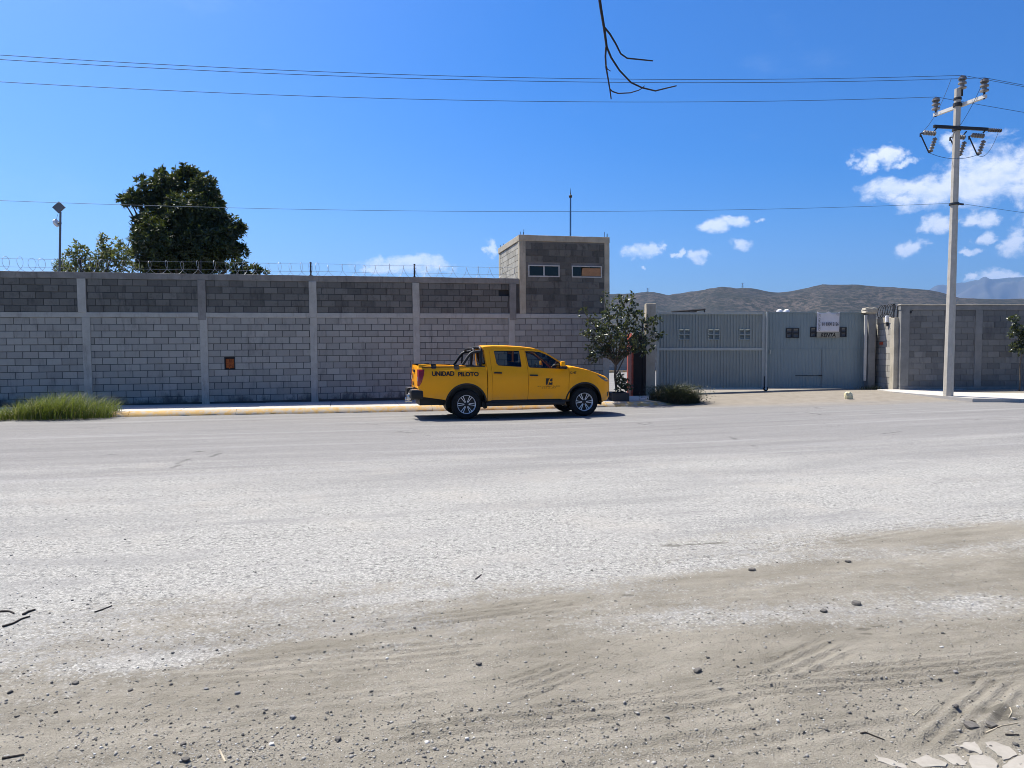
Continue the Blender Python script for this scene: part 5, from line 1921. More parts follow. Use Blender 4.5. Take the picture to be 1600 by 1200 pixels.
# lower arm with fuse cutouts
ZB = at(1497, 202, PY).z - PZ
cb = Vector((pole_x(ZB), 0, ZB))
dl = Vector((1, .16, 0)).normalized()
beam(pole, cb + Vector((0, -.15, 0)), dl, -.90, 1.0, .07, .09, M['steel_dark'], 'crossarm')
MB().lathe([(.12, ZB - .06), (.13, ZB - .05), (.13, ZB + .05), (.12, ZB + .06)], 12, Matrix.Translation((cb.x, 0, 0))).build('clamp', M['steel_dark'], pole)


def cutout(base, sx):
    """fuse cutout hanging from the lower arm: level body, raking tube and lower insulator"""
    top = Vector(base)
    MB().tube([top, top + Vector((-.10 * sx, -.04, -.10))], .022, 6).build('bracket', M['steel_dark'], pole)
    b = top + Vector((-.08 * sx, -.05, -.20))
    insulator(pole, b + Vector((0, 0, 0)), (-1 * sx, -.1, .05), .42, .075, M['porcelain'], 5)
    e = b + Vector((-.50 * sx, -.05, -.02))
    MB().tube([b + Vector((-.40 * sx, -.04, .0)), e, e + Vector((0, 0, -.10))], .02, 6).build('contact', M['steel_dark'], pole)
    t = e + Vector((.28 * sx, 0, -.58))
    MB().tube([e, t], .020, 8).build('fuse_tube', M['steel_dark'], pole)
    insulator(pole, t + Vector((.05 * sx, 0, .03)), (.34 * sx, 0, 1), .46, .07, M['porcelain'], 5)
    MB().tube([t, t + Vector((.10 * sx, 0, .05))], .025, 6).build('contact', M['steel_dark'], pole)
    return e, t


c1_ = cutout(cb + dl * -.78 + Vector((0, -.15, -.03)), 1)
c2_ = cutout(cb + dl * .92 + Vector((0, -.15, -.03)), 1)
c3_ = cutout(cb + dl * .42 + Vector((0, .10, -.02)), 1)
insulator(pole, cb + dl * 1.06 + Vector((0, -.1, 0)), dl, .48, .06, M['porcelain_dark'], 6)
# jumper wires
def sagline(a, b, sag, n=12):
    a, b = Vector(a), Vector(b)
    return [a.lerp(b, k / n) + Vector((0, 0, -4 * sag * (k / n) * (1 - k / n))) for k in range(n + 1)]


for a, b, sg in ((c1_[0], pins[2] + Vector((-.35, 0, -.1)), .25), (c1_[1], c2_[1], .15), (c2_[1], cb + dl * 1.5, .3), (c3_[0], pins[1], .2)):
    MB().tube(sagline(a, b, sg), .008, 5).build('jumper', M['wire'], pole, fix=False)
ZL = at(1490, 319, PY).z - PZ
MB().lathe([(.136, ZL - .04), (.15, ZL - .03), (.15, ZL + .03), (.136, ZL + .04)], 12, Matrix.Translation((pole_x(ZL), 0, 0))).build('clamp', M['steel_dark'], pole)
MB().tube([(pole_x(ZL) + .12, -.05, ZL), (pole_x(ZL) + .26, -.06, ZL - .02)], .03, 6).build('clamp', M['steel_dark'], pole)

# the span to the left and to the right
P0 = Vector((PX, PY, PZ))
LD = Vector((-.985, -.17, 0)); SPAN = 55.0
RD = Vector((.985, .19, 0))


def span(name, start, d, z_end, sag, rad, label, sx=0.0):
    a = P0 + start
    b = a + d * SPAN; b.z = z_end
    o = MB().tube(sagline(a, b, sag, 48), rad, 5).build(name, M['wire'], None, fix=False)
    return tag(o, label, 'wire', 'overhead lines')


def left_end(start, pixel_y, sag_guess):
    """end height so that the wire crosses the left frame edge at pixel_y"""
    a = P0 + start
    k = .708
    s = (a.x + k * a.y) / (-LD.x - k * LD.y)
    p = a + LD * s
    z = at(0, pixel_y, p.y).z
    t = s / SPAN
    return (z + 4 * sag_guess * t * (1 - t) - a.z * (1 - t)) / t


for st, py, lb, sg in ((pins[2], 85, 'overhead wire from the insulator on the pole tip, topmost to the left', 1.30),
                       (pins[1], 92, 'overhead wire from the right insulator of the upper crossarm, just under the topmost', 1.30),
                       (pins[0], 127, 'overhead wire from the left insulator of the upper crossarm, third from the top', 1.25),
                       (Vector((pole_x(ZL), -.17, ZL)), 313, 'thin low cable crossing behind the twig from pole middle to the left', 1.1)):
    span('overhead_wire', st, LD, left_end(st, py, sg), sg, .0082 if py < 200 else .0055, lb)
    span('overhead_wire', st, RD, (P0 + st).z - .9, 1.0, .0082 if py < 200 else .0055,
         lb.replace('topmost to the left', 'leaving the frame to the right').replace('just under the topmost', 'leaving the frame to the right').replace('third from the top', 'leaving the frame to the right').replace('thin low cable crossing behind the twig from pole middle to the left', 'thin low cable leaving the pole middle to the right'))

# ------------------------------------------------------------------ plants
def leaf_mesh(name, base, d, n, L, W_, fold=0.25, droop=0.15):
    """leaves as folded 4-triangle blades; arrays (k,3),(k,3),(k,3),(k,),(k,)"""
    d = d / np.linalg.norm(d, axis=1, keepdims=True)
    n = n - d * (n * d).sum(1, keepdims=True)
    n = n / np.maximum(np.linalg.norm(n, axis=1, keepdims=True), 1e-6)
    s = np.cross(d, n)
    L = L[:, None]; W_ = W_[:, None]
    mid = base + d * L * .5
    v0 = base
    v1 = mid + s * W_ * .5 + n * W_ * fold
    v2 = base + d * L - n * L * droop
    v3 = mid - s * W_ * .5 + n * W_ * fold
    v4 = base + d * L * .5
    V_ = np.stack([v0, v1, v2, v3, v4], 1).reshape(-1, 3)
    k = len(base)
    b = np.arange(k)[:, None] * 5
    F_ = np.concatenate([b + np.array([[0, 1, 4]]), b + np.array([[1, 2, 4]]), b + np.array([[2, 3, 4]]), b + np.array([[3, 0, 4]])], 1).reshape(-1, 3)
    return npmesh(name, V_, F_, smooth=False)


def unit(k):
    v = rng.normal(size=(k, 3))
    return v / np.linalg.norm(v, axis=1, keepdims=True)


def crown_points(clumps, count, shell=0.55):
    """points through ellipsoid clumps, denser near each clump's surface"""
    vol = np.array([c[1][0] * c[1][1] * c[1][2] for c in clumps]) ** 0.72
    pick = rng.choice(len(clumps), count, p=vol / vol.sum())
    C = np.array([c[0] for c in clumps])[pick]; Rr = np.array([c[1] for c in clumps])[pick]
    u = unit(count)
    r_ = (shell + (1 - shell) * rng.random(count) ** .6)
    r_ = np.where(rng.random(count) < .25, rng.random(count) ** .5, r_)
    lump = 1 + .28 * np.array([math.sin(7 * a[0] + 3 * p) * math.cos(6 * a[2] + p) for a, p in zip(u, pick)])
    return C + u * Rr * (r_ * lump)[:, None], u


def rosettes(pts, out, k, L, W_, up=0.5, spread=0.9):
    n = len(pts)
    ax = out + np.array([0, 0, up]) + .5 * rng.normal(size=(n, 3))
    ax /= np.linalg.norm(ax, axis=1, keepdims=True)
    B = np.repeat(pts, k, 0); A = np.repeat(ax, k, 0)
    side = unit(n * k); side -= A * (side * A).sum(1, keepdims=True)
    side /= np.linalg.norm(side, axis=1, keepdims=True)
    tilt = spread * rng.uniform(.45, 1.3, size=(n * k, 1))
    d = A + side * tilt * 1.6
    return B + side * .01, d, A + .3 * rng.normal(size=A.shape), L * rng.uniform(.65, 1.25, n * k), W_ * rng.uniform(.7, 1.2, n * k)


def limbs(root, base, clumps, r0, mat, rel, fork=None):
    """trunk and limbs in one mesh; base at origin of root"""
    mb = MB()
    f = Vector(fork) if fork is not None else Vector((0, 0, 1.4))
    o = Vector((0, 0, -.15))
    mb.tube([o, o.lerp(f, .35) + Vector((.03, .02, 0)), o.lerp(f, .7) + Vector((-.02, .03, 0)), f], [r0 * 1.25, r0, r0 * .9, r0 * .8], 10)
    for c in clumps:
        e = Vector(c[0]) - rel
        m_ = f.lerp(e, .5) + Vector((random.uniform(-.15, .15), random.uniform(-.15, .15), random.uniform(0, .2)))
        mb.tube([f - Vector((0, 0, .05)), f.lerp(m_, .5) + Vector((0, 0, .05)), m_, m_.lerp(e, .6), e], [r0 * .6, r0 * .45, r0 * .33, r0 * .22, r0 * .08], 7)
    return mb.build('trunk', mat, root, smooth=True)


def tree(name, label, base, clumps, n_ros, k, L, W_, leaf, r0, up=.5, spread=.9, shell=.55, fork=None, cat='tree', fold=.22):
    base = Vector(base)
    root = thing(name, label, cat, base)
    pts, out = crown_points(clumps, n_ros, shell)
    b, d, n, l, w_ = rosettes(pts - np.array(base), out, k, L, W_, up, spread)
    link('crown', leaf_mesh('crown', b, d, n, l, w_, fold), root, M[leaf])
    limbs(root, base, clumps, r0, M['bark'], base, fork)
    return root


def pc(px, py, Y, rx, ry, rd=None):
    """a clump given by its place and size in the view, at distance Y"""
    p = at(px, py, Y)
    k = Y / FPX
    return ((p.x, p.y, p.z), (rx * k, (rd if rd else (rx + ry) / 2) * k, ry * k))


random.seed(31)
TYB = 28.5
big = [pc(243, 300, TYB, 24, 19), pc(262, 288, TYB - .4, 22, 16), pc(296, 280, TYB + .2, 24, 16), pc(318, 294, TYB - .3, 21, 19), pc(328, 318, TYB + .4, 19, 20),
       pc(268, 325, TYB + .6, 36, 26), pc(226, 318, TYB - .3, 17, 11), pc(203, 311, TYB - .5, 13, 9), pc(300, 335, TYB - .8, 40, 30), pc(236, 352, TYB - .6, 27, 21),
       pc(340, 352, TYB - .2, 22, 22), pc(264, 372, TYB - .9, 46, 32), pc(318, 378, TYB - .9, 44, 32), pc(352, 370, TYB, 24, 16), pc(366, 360, TYB + .2, 15, 9), pc(357, 392, TYB - .1, 24, 12),
       pc(232, 394, TYB - .2, 26, 26), pc(290, 402, TYB - .4, 62, 22), pc(312, 416, TYB, 44, 14), pc(240, 415, TYB + .2, 30, 14)]
big = [(c, (r[0] * .95, r[1] * .95, r[2] * .93)) for c, r in big] + [pc(292, 266, TYB, 9, 6), pc(252, 272, TYB, 7, 8), pc(194, 315, TYB - .5, 6, 5), pc(210, 303, TYB - .4, 7, 6), pc(372, 356, TYB + .2, 8, 6), pc(362, 345, TYB, 6, 8), pc(340, 330, TYB, 9, 12), pc(222, 285, TYB, 8, 6), pc(377, 392, TYB, 8, 8), pc(214, 372, TYB, 8, 12)]
tree('broadleaf_tree', 'large dark green tree rising behind the long block wall', (at(285, 600, TYB).x, TYB, 0.0), big, 5600, 7, .225, .075, 'leaf_dark', .19, .55, .8, .5, (0.1, 0, 2.9))
lowb_ = [pc(372, 417, 26.5, 13, 8), pc(392, 421, 26.4, 12, 6), pc(407, 424, 26.5, 8, 5), pc(378, 433, 26.6, 22, 8)]
tree('young_tree', 'low dark young tree just right of the big tree, over the wall', (at(385, 600, 26.5).x, 26.5, 0.0), lowb_, 110, 7, .22, .08, 'leaf_dark', .05, .5, .85, .3, (0, 0, 2.6))
YP = 25.2
pale = [pc(98, 418, YP, 17, 13), pc(118, 402, YP - .3, 15, 16), pc(132, 392, YP, 10, 9), pc(145, 412, YP + .2, 22, 14), pc(163, 387, YP + .3, 11, 15), pc(172, 402, YP, 22, 18), pc(190, 398, YP - .2, 14, 16),
        pc(197, 418, YP, 20, 12), pc(160, 372, YP + .2, 6, 7), pc(118, 384, YP, 5, 7), pc(130, 425, YP, 48, 10), pc(183, 378, YP, 6, 6)]
tree('shrub_tree', 'loose pale olive tree over the wall top, left of the big dark tree', (at(140, 600, YP).x, YP, 0.0), pale, 620, 6, .14, .055, 'leaf_pale', .07, .35, 1.1, .25, (0, 0, 2.3))

# street tree in front of the tower
YS = 23.4
sb = at(962, 614, YS)
st = [pc(944, 466, YS, 7, 9, 10), pc(965, 472, YS + .1, 12, 12), pc(985, 480, YS, 10, 16), pc(987, 462, YS, 5, 7), pc(958, 500, YS - .3, 26, 20), pc(985, 510, YS + .3, 26, 20), pc(926, 502, YS, 15, 11), pc(911, 487, YS, 7, 8, 9),
      pc(925, 520, YS - .2, 22, 9), pc(950, 528, YS - .3, 34, 18), pc(990, 533, YS - .2, 28, 16), pc(1015, 508, YS, 10, 9), pc(1024, 500, YS, 10, 6), pc(1020, 526, YS - .1, 13, 8), pc(1032, 522, YS, 8, 5), pc(1005, 545, YS, 22, 9),
      pc(935, 547, YS - .2, 22, 10), pc(960, 550, YS, 25, 11), pc(928, 560, YS, 14, 6), pc(1000, 490, YS, 12, 10)]
stree = tree('street_tree', 'small leafy street tree in front of the pedestrian gate', (sb.x, YS, tz(sb.x, YS) + .16), st, 620, 5, .12, .07, 'leaf_street', .045, .2, 1.2, .35, (0.0, 0, 1.15))
pts = [at(963, 585, YS), at(975, 560, YS), at(986, 545, YS)]
o = MB().tube([p - Vector(stree.location) for p in pts], [.022, .018, .012], 6).build('limb', M['bark'], stree)
pl0, pl1 = at(957, 627, 22.7), at(983.5, 612, 22.7)
zg = 0.175
pln = thing('planter_box', 'low black planter kerb round the foot of the street tree', 'planter', ((pl0.x + pl1.x) / 2, 22.7, zg))
hw = (pl1.x - pl0.x) / 2
mb = MB()
mb.box(-hw, hw, 0, .05, -.1, .26, .008); mb.box(-hw, hw, 1.05, 1.10, -.1, .26, .008); mb.box(-hw, -hw + .05, .051, 1.049, -.1, .26, .008); mb.box(hw - .05, hw, .051, 1.049, -.1, .26, .008)
mb.build('side', M['steel_dark'], pln)
MB().box(-hw + .051, hw - .051, .051, 1.049, .0, .16).build('soil', M['bark'], pln)
sp = [pc(968, 592, 23.0, 6, 10), pc(975, 600, 23.0, 9, 9), pc(970, 608, 23.0, 8, 5), pc(983, 606, 23.0, 5, 4)]
tree('shrub', 'small dark shrub sprouting from the planter under the street tree', (at(971, 600, 23.0).x, 23.0, zg + .15), sp, 60, 5, .11, .06, 'leaf_street', .012, .4, 1.0, .2, (0, 0, .12), 'shrub')
# slab edge behind the planter
# sapling at the right frame edge
YQ = 24.6
qb = at(1592, 612, YQ)
qs = [pc(1584, 500, YQ, 7, 8), pc(1590, 515, YQ, 8, 9), pc(1583, 522, YQ, 8, 6), pc(1596, 530, YQ, 10, 10), pc(1590, 545, YQ, 12, 9), pc(1585, 541, YQ, 5, 4), pc(1602, 520, YQ, 10, 14), pc(1602, 545, YQ, 8, 8)]
tree('sapling', 'slim sapling against the grey wall at the right edge', (qb.x, YQ, .40), qs, 150, 5, .13, .07, 'leaf_street', .022, .3, 1.1, .3, (0.06, 0, 1.25))


def blades(name, X, Y, Z, H, lean, W_, mat, parent=None, seg=4):
    """bent ribbons"""
    k = len(X)
    a = rng.uniform(0, 2 * np.pi, k)
    dx, dy = np.cos(a), np.sin(a)
    lx = lean * dx + .25 * lean; ly = lean * dy - .1 * lean
    V_ = []
    for s in range(seg + 1):
        t = s / seg
        w_ = W_ * (1 - t) ** .7
        cx = X + lx * t * t * H; cy = Y + ly * t * t * H; cz = Z + H * t * (1 - .22 * lean * t)
        V_.append(np.stack([cx - dy * w_, cy + dx * w_, cz], -1)); V_.append(np.stack([cx + dy * w_, cy - dx * w_, cz], -1))
    V_ = np.stack(V_, 1).reshape(-1, 3)
    m_ = (seg + 1) * 2
    b = np.arange(k)[:, None] * m_
    F_ = np.concatenate([b + np.array([[2 * s, 2 * s + 1, 2 * s + 3, 2 * s + 2]]) for s in range(seg)], 1).reshape(-1, 4)
    return link(name, npmesh(name, V_, F_), parent, M[mat])


# grass bank over the kerb at the left
k = 15000
ax_ = rng.uniform(-5.5, 1.62, k)
out_ = rng.uniform(2.2, 3.75, k)
edge = 1.35 + .25 * fbm(ax_ * 2, ax_ * 0, 2, 3)
PXY = np.array([[W0.x, W0.y]]) + ax_[:, None] * np.array([[WU.x, WU.y]]) + out_[:, None] * np.array([[WN.x, WN.y]])
dens_ = sstep(ax_, 1.62, 1.15) * sstep(out_, 3.75, 3.25) * (0.35 + .65 * sstep(fbm(ax_ * 1.5, out_ * 1.5, 3, 8), -.25, .1))
tall = .26 + .50 * np.exp(-((ax_ - .35) / 1.1) ** 2) + .22 * fbm(ax_ * 2.2, out_ * 2.2, 3, 12)
keep = rng.random(k) < np.clip(dens_, 0, 1)
Hh = np.clip(tall, .12, .85) * rng.uniform(.5, 1.15, k)
gr_ = blades('grass', PXY[keep, 0], PXY[keep, 1], np.zeros(keep.sum()) + .02, Hh[keep], rng.uniform(.25, 1.1, keep.sum()), rng.uniform(.004, .009, keep.sum()), 'grass')
tag(gr_, 'unkempt green grass bank growing over the kerb at the left', 'grass', kind='stuff')

# dark dusty weed by the ribbed gate
wc = on_ground(1062, 631, .10)
k = 4200
a = rng.uniform(0, 2 * np.pi, k); r_ = rng.random(k) ** .6
X_ = wc.x - .05 + np.cos(a) * r_ * .80; Y_ = wc.y + .55 + np.sin(a) * r_ * .62
Hh = (.66 * (1 - .55 * r_ ** 2) + .10 * rng.normal(size=k)).clip(.12, .85) * np.where(X_ < wc.x, 1.12, .9)
weed = thing('weed_bush', 'dark bushy weed sprawling on the kerb end before the ribbed gate', 'bush', (wc.x, wc.y + .5, tz(wc.x, wc.y + .5)))
ob = blades('stems', X_ - weed.location.x, Y_ - weed.location.y, np.zeros(k), Hh, rng.uniform(.5, 1.5, k), rng.uniform(.004, .010, k), 'weed', weed)
n = 2600
pp = np.stack([rng.normal(size=n) * .42, rng.normal(size=n) * .32, rng.uniform(.05, .55, n)], -1)
link('leaves', leaf_mesh('leaves', pp, unit(n), unit(n), rng.uniform(.04, .10, n), rng.uniform(.015, .035, n)), weed, M['weed'])
# tufts by the foot of the right gate post
tf_ = thing('weed_tuft', 'small dry weed tuft at the foot of the crumbled gate post', 'weed', (gx_(1360, 26.3), 26.3, .38))
k = 260
blades('stems', rng.normal(size=k) * .22, rng.normal(size=k) * .12, np.zeros(k) - .02, rng.uniform(.08, .28, k), rng.uniform(.4, 1.3, k), rng.uniform(.004, .008, k), 'weed', tf_)

# ------------------------------------------------------------------ lamp / antenna mast behind the wall at the left
YMm = 24.0
mbp = at(95, 600, YMm)
ms = thing('solar_mast', 'slim mast with tilted square panel and white drum antenna behind the wall', 'mast', (mbp.x, YMm, 0.0))


def ml(px, py): return at(px, py, YMm) - Vector((mbp.x, YMm, 0))


tpz = ml(94.5, 331)
MB().tube([(0, 0, -.1), (0, 0, 3), (tpz.x, 0, tpz.z)], [.045, .04, .032], 8).build('mast_pipe', M['solar'], ms)
cpt = ml(92, 324)
e_ = .165
V_ = [cpt + Vector((-.215, 0, 0)), cpt + Vector((0, -.02, -.20)), cpt + Vector((.215, 0, .0)), cpt + Vector((0, .02, .195))]
mb = MB(); mb.add([p + Vector((0, -.02, 0)) for p in V_] + [p + Vector((0, .02, 0)) for p in V_], [(0, 1, 2, 3), (7, 6, 5, 4), (0, 4, 5, 1), (1, 5, 6, 2), (2, 6, 7, 3), (3, 7, 4, 0)])
mb.build('panel', M['solar'], ms)
dc = ml(87.5, 348.5)
MB().lathe([(.0, -.05), (.09, -.05), (.12, -.03), (.13, .0), (.125, .05), (.0, .06)], 20, Matrix.Translation(dc) @ Matrix.Rotation(R(70), 4, 'Y')).build('drum_antenna', M['white'], ms, smooth=True)
MB().tube([dc + Vector((.03, 0, 0)), Vector((tpz.x + .02, 0, dc.z))], .022, 6).build('bracket', M['steel_dark'], ms)
MB().tube([dc + Vector((.0, .02, .1)), ml(90, 335)], .006, 5).build('cable', M['wire'], ms)

# ------------------------------------------------------------------ overhanging bare branch (grows from a tree beside the camera)
BY = 3.6
br = thing('bare_branch', 'bare drooping twig hanging into the top of the view', 'branch', (3.1, -1.2, 0))
rel = Vector(br.location)


def bp_(px, py, dy=0.0): return at(px, py, BY + dy) - rel


tip = bp_(930, -60)
limb = [Vector((0, 0, -.1)), Vector((.03, .0, 1.6)), Vector((-.1, .2, 3.0)), Vector((-.7, 1.2, 4.1)), Vector((-1.6, 2.8, 4.55)), Vector((-2.35, 4.1, 4.45)), tip + Vector((-.06, .05, .35)), tip]
MB().tube(limb, [.16, .13, .11, .07, .045, .022, .011, .009], 9).build('limb', M['bark'], br, smooth=True)
for pts, r0, r1 in (([(930, -60), (936, -8), (939, 14), (944, 44), (948, 74)], .0080, .0062),
                    ([(943, 41), (953, 53), (962, 68), (970, 84), (980, 91), (995, 92.5), (1020, 95)], .0052, .0032),
                    ([(948, 73), (955, 90), (968, 110), (986, 129), (1003, 137), (1024, 142), (1040, 138), (1057, 134)], .0052, .0030),
                    ([(947, 74), (946, 88), (947, 105), (950, 122), (953, 140), (955, 155)], .0052, .0030),
                    ([(953, 139), (957, 143), (966, 146), (985, 145), (998, 141), (1003, 138), (1007, 134)], .0036, .0020),
                    ([(947, 102), (949, 108), (954, 111)], .0032, .0018)):
    n = len(pts)
    MB().tube([bp_(p[0], p[1], .04 * i / n) for i, p in enumerate(pts)], [r0 + (r1 - r0) * i / (n - 1) for i in range(n)], 7).build('twig', M['stick'], br, smooth=True)

# ------------------------------------------------------------------ loose things on the ground
def stone_mesh(seed, sx, sy, sz, sub=2):
    rr = random.Random(seed)
    bm = bmesh.new()
    bmesh.ops.create_icosphere(bm, subdivisions=sub, radius=1)
    ph = [rr.uniform(0, 6) for _ in range(6)]
    for p in bm.verts:
        c = p.co.copy()
        f = 1 + .16 * math.sin(2.7 * c.x + ph[0]) * math.cos(2.3 * c.y + ph[1]) + .12 * math.sin(4.1 * c.z + ph[2] + 2 * c.x) + rr.uniform(-.05, .05)
        c *= f
        c = Vector((max(-.8, min(.8, c.x)), max(-.75, min(.75, c.y)), max(-.6, min(.7, c.z))))
        p.co = Vector((c.x * sx, c.y * sy, c.z * sz))
    me = bpy.data.meshes.new('stone')
    bm.to_mesh(me); bm.free()
    return me


STONES = [  # px, py, width px, tone, label
    (1287, 958, 13, 'stone_dark', 'dark angular stone on pale gravel, lower of the two right of centre'),
    (1338, 945, 17, 'stone_dark', 'dark oblong stone on pale gravel, upper of the two right of centre'),
    (1518, 1131, 24, 'stone_dark', 'dark rounded stone beside twigs near the bottom right corner'),
    (1549, 1129, 20, 'stone_dark', 'dark stone half hidden in twigs near the bottom right corner'),
    (1493, 1106, 12, 'stone_dark', 'small black stone at the end of the tyre tracks, bottom right'),
    (118, 1067, 12, 'stone_dark', 'dark stone alone in the dirt at the lower left'),
    (204, 1077, 9, 'stone_dark', 'small dark stone in the dirt, right of another at lower left'),
    (371, 1081, 11, 'stone_grey', 'grey stone alone on smooth dirt, left of centre'),
    (322, 1075, 9, 'stone_grey', 'small grey stone on smooth dirt, left of its larger neighbour'),
    (290, 1186, 15, 'stone_dark', 'flat dark stone at the bottom edge, left of centre'),
    (286, 1162, 11, 'stone_dark', 'dark stone just above the flat one at the bottom edge'),
    (528, 1152, 12, 'stone_dark', 'dark stone at the right end of the gravel heap'),
    (424, 1161, 10, 'stone_pale', 'whitish pebble in the gravel heap, bottom left'),
    (457, 1120, 10, 'stone_grey', 'grey stone at the top of the gravel heap'),
    (1175, 890, 14, 'stone_dark', 'dark flattened clod where dirt meets pale gravel, right of centre'),
    (1090, 1053, 15, 'stone_dark', 'dark clod among crumbs, below the pale gravel right of centre'),
    (858, 1123, 13, 'stone_dark', 'dark stone with crumbs beside it at bottom centre'),
    (748, 1040, 10, 'stone_dark', 'dark stone by faint tyre marks at lower centre'),
    (1325, 877, 11, 'stone_dark', 'small dark stone at the edge of the upper dirt patch'),
    (1493, 1049, 9, 'stone_grey', 'grey pebble between tyre tracks at the right'),
]
for i, (px, py, wpx, tone, lb) in enumerate(STONES):
    p = on_ground(px, py)
    s = wpx * p.y / FPX / 1.9
    rr = random.Random(i)
    me = stone_mesh(i, s * rr.uniform(.9, 1.05), s * rr.uniform(.7, 1.0), s * rr.uniform(.45, .65))
    o = link('stone', me, None, M[tone])
    o.location = (p.x, p.y, ground_z(p.x, p.y) + s * .20)
    o.rotation_euler = (0, 0, rr.uniform(0, 3))
    tag(o, lb, 'stone', 'loose stones in the dirt')

# pale lump by the gate
p = on_ground(1328, 621, .27)
me = stone_mesh(77, .15, .13, .20)
o = link('plastic_bag', me, None, m_plain('crumpled yellowish plastic', (0.62, 0.57, 0.36), 0.6, var=0.3, scale=18, bump=0.6))
o.location = (p.x, p.y + .1, tz(p.x, p.y + .1) + .09)
tag(o, 'crumpled pale yellow bag on the dirt before the banner gate', 'bag')

# gravel: thousands of small stones, one mass
ico = bmesh.new(); bmesh.ops.create_icosphere(ico, subdivisions=1, radius=1.0)
ico.verts.ensure_lookup_table()
IV = np.array([v.co[:] for v in ico.verts]); IF = np.array([[v.index for v in f.verts] for f in ico.faces])
ico.free()


def scatter(name, label, px_py, size, dark=None, squash=.6):
    k = len(px_py)
    D = np.array([on_ground(a, b)[:] for a, b in px_py])
    z = terrain(D[:, 0], D[:, 1]) + micro(D[:, 0], D[:, 1])
    sc = size[:, None] * rng.uniform(.6, 1.25, (k, 3)) * np.array([[1, .9, squash]])
    jit = 1 + .28 * rng.normal(size=(k, 12, 1)).clip(-1, 1)
    P = IV[None] * jit * sc[:, None, :]
    an = rng.uniform(0, 2 * np.pi, k); c, s = np.cos(an)[:, None], np.sin(an)[:, None]
    X_, Y_ = P[..., 0] * c - P[..., 1] * s, P[..., 0] * s + P[..., 1] * c
    P = np.stack([X_ + D[:, None, 0], Y_ + D[:, None, 1], P[..., 2] + (z + size * squash * .35)[:, None]], -1)
    F_ = (IF[None] + (np.arange(k) * 12)[:, None, None]).reshape(-1, 3)
    o = link(name, npmesh(name, P.reshape(-1, 3), F_), None, M['gravel'])
    return tag(o, label, 'gravel', kind='stuff')


def rect_pts(k, x0, x1, y0, y1, pw=1.0):
    return np.stack([rng.uniform(x0, x1, k), y0 + (y1 - y0) * rng.random(k) ** pw], -1)


def blob_pts(k, cx, cy, sx, sy, sl=0.0):
    a, b = rng.normal(size=k) * sx, rng.normal(size=k) * sy
    return np.stack([cx + a, cy + b + sl * a], -1)


pts = np.concatenate([rect_pts(5200, -20, 1620, 930, 1215, .75), blob_pts(420, 390, 1165, 75, 16, -.12), blob_pts(380, 560, 1140, 110, 22, -.12), blob_pts(420, 880, 1105, 90, 24, -.1), blob_pts(360, 960, 1160, 140, 26),
                      blob_pts(300, 1370, 1070, 90, 26, -.1), blob_pts(260, 1250, 1120, 130, 20), blob_pts(240, 130, 1140, 100, 30), blob_pts(260, 700, 1180, 150, 16)])
pts = pts[(pts[:, 1] < 1230) & (pts[:, 1] > 700)]
scatter('gravel', 'loose small stones strewn over the dirt shoulder', pts, np.exp(rng.normal(math.log(.0034), .5, len(pts))).clip(.002, .011))
pts = rect_pts(2300, -20, 1620, 760, 1010, .8)
scatter('gravel', 'small dark stones lying on the pale gravelled road', pts, np.exp(rng.normal(math.log(.0042), .35, len(pts))).clip(.0025, .011))

# twigs
TW = [([(-6, 957), (8, 955.5), (16, 956), (22, 959)], .007, 'stick', 'short dark stick cut by the left edge, upper of three'),
      ([(36, 961), (44, 957), (55, 953.5)], .008, 'stick', 'dark crooked stick at the left edge, right of three'),
      ([(4, 980), (20, 975), (34, 968), (47, 964)], .007, 'stick', 'longest dark stick at the left edge, lowest of three'),
      ([(148, 957), (160, 953), (175, 947)], .005, 'stick', 'thin dark twig on pale gravel near the left edge'),
      ([(743, 905), (752, 898)], .005, 'stick', 'tiny dark twig on pale gravel at centre'),
      ([(3, 1186), (20, 1182), (38, 1179)], .005, 'stick', 'dark twig in the bottom left corner'),
      ([(343, 1170), (352, 1187)], .005, 'straw', 'pale straw stalk beside the gravel heap'),
      ([(1414, 1106), (1428, 1118), (1440, 1108)], .003, 'straw', 'bent pale straw in the dirt left of the dark stones'),
      ([(1345, 1150), (1352, 1148), (1366, 1151), (1382, 1156)], .004, 'stick', 'curved dark twig in the dirt at lower right'),
      ([(1500, 1118), (1520, 1122), (1545, 1131), (1562, 1135)], .0035, 'stick', 'dark twig lying across the pair of dark stones'),
      ([(1540, 1139), (1565, 1132), (1590, 1126)], .003, 'straw', 'pale stalk beside the pair of dark stones'),
      ([(1571, 1147), (1592, 1148)], .004, 'stick', 'short dark twig at the right edge above the plaster pieces'),
      ([(1578, 1104), (1581, 1112), (1576, 1119)], .003, 'straw', 'small curved pale stalk at the right edge')]
for pts, r_, mt, lb in TW:
    P = [on_ground(*p) for p in pts]
    c = P[0].copy()
    Q = [Vector((p.x - c.x, p.y - c.y, ground_z(p.x, p.y) + r_ * .8 - 0)) for p in P]
    o = MB().tube(Q, [r_ * (1 - .5 * i / len(Q)) for i in range(len(Q))], 6).build('twig', M[mt], None, smooth=True)
    o.location = (c.x, c.y, 0)
    tag(o, lb, 'twig')

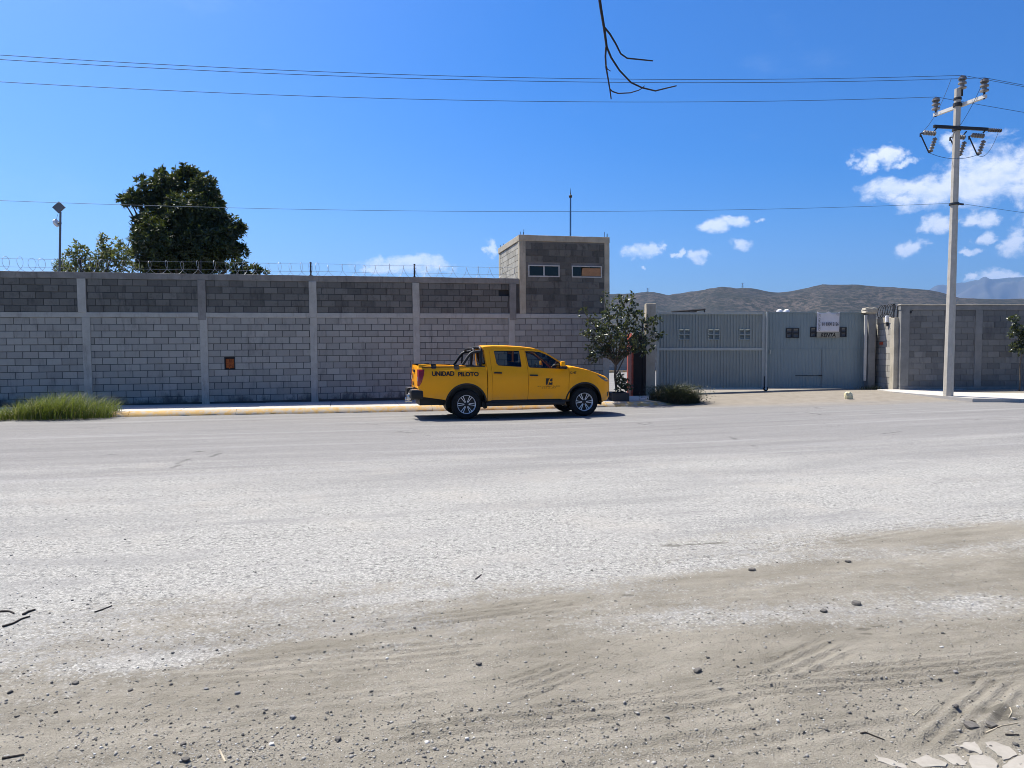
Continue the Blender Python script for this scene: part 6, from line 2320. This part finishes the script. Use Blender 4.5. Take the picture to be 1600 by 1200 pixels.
# broken plaster pieces in the bottom right corner
SH = [([(1372, 1186), (1366, 1181), (1374, 1192), (1392, 1199), (1420, 1204), (1410, 1196), (1390, 1189)], 'leaf-shaped pale plaster chip, leftmost of the broken pieces'),
      ([(1424, 1190), (1448, 1181), (1482, 1194), (1476, 1199), (1440, 1199)], 'slanting pale plaster strip beside the leaf-shaped chip'),
      ([(1464, 1180), (1492, 1179), (1510, 1192), (1508, 1196), (1490, 1195)], 'narrow pale plaster strip in the middle of the broken pieces'),
      ([(1486, 1163), (1504, 1159), (1524, 1157), (1532, 1166), (1537, 1177), (1520, 1172), (1505, 1166)], 'small pale plaster piece, uppermost left of the broken pieces'),
      ([(1537, 1158), (1553, 1157), (1578, 1166), (1590, 1178), (1570, 1186), (1560, 1178), (1550, 1170)], 'large pale plaster piece, uppermost right of the broken pieces'),
      ([(1513, 1180), (1538, 1178), (1558, 1188), (1560, 1204), (1516, 1204)], 'broad pale plaster piece at the bottom edge of the view'),
      ([(1584, 1184), (1604, 1176), (1612, 1200), (1590, 1204), (1566, 1203), (1568, 1194)], 'pale plaster piece cut by the right edge')]
for i, (poly, lb) in enumerate(SH):
    poly = [((a[0] * (1 - t) + b[0] * t) + random.uniform(-2.2, 2.2), (a[1] * (1 - t) + b[1] * t) + random.uniform(-1, 1)) for a, b in zip(poly, poly[1:] + poly[:1]) for t in (0, .3, .62)]
    P = [on_ground(*p) for p in poly]
    c = sum(P, Vector()) / len(P)
    z0 = sum(ground_z(p.x, p.y) for p in P) / len(P) + .001
    n = len(P)
    tl = (random.uniform(-.02, .02), random.uniform(-.02, .02))
    Vv = [(p.x - c.x, p.y - c.y, -.02) for p in P] + [((p.x - c.x) * .985, (p.y - c.y) * .985, .004 + (p.x - c.x) * tl[0] + (p.y - c.y) * tl[1]) for p in P]
    o = MB().add(Vv, [tuple(range(n)), tuple(range(n, 2 * n))] + [(k, (k + 1) % n, (k + 1) % n + n, k + n) for k in range(n)]).build('plaster_piece', M['plaster'])
    o.location = (c.x, c.y, z0)
    tag(o, lb, 'debris', 'broken plaster pieces')

# ------------------------------------------------------------------ origins: move each thing's Empty to its base
bpy.context.view_layer.update()
for r_ in [o for o in scene.objects if o.type == 'EMPTY' and o.parent is None and o.location.length < 1e-6 and o.children]:
    mn = Vector((1e9,) * 3); mx = Vector((-1e9,) * 3)
    for c in r_.children_recursive:
        if c.type == 'MESH':
            for b in c.bound_box:
                w_ = c.matrix_world @ Vector(b)
                mn = Vector(map(min, mn, w_)); mx = Vector(map(max, mx, w_))
    base = Vector(((mn.x + mx.x) / 2, (mn.y + mx.y) / 2, mn.z))
    for c in r_.children:
        c.matrix_local = Matrix.Translation(-base) @ c.matrix_local
    r_.location = base

# ------------------------------------------------------------------ air
HAZE = True
if HAZE:
    m, g = newmat('pale blue air')
    v = g.n('ShaderNodeVolumePrincipled')
    v.inputs['Color'].default_value = (0.26, 0.53, 1.0, 1)
    v.inputs['Density'].default_value = 9e-5
    v.inputs['Anisotropy'].default_value = 0.3
    g.out(None, v)
    hz = MB().box(-11000, 11000, -500, 11000, -3, 1500).build('haze', m)
    tag(hz, 'thin blue haze filling the air', 'haze', kind='stuff')
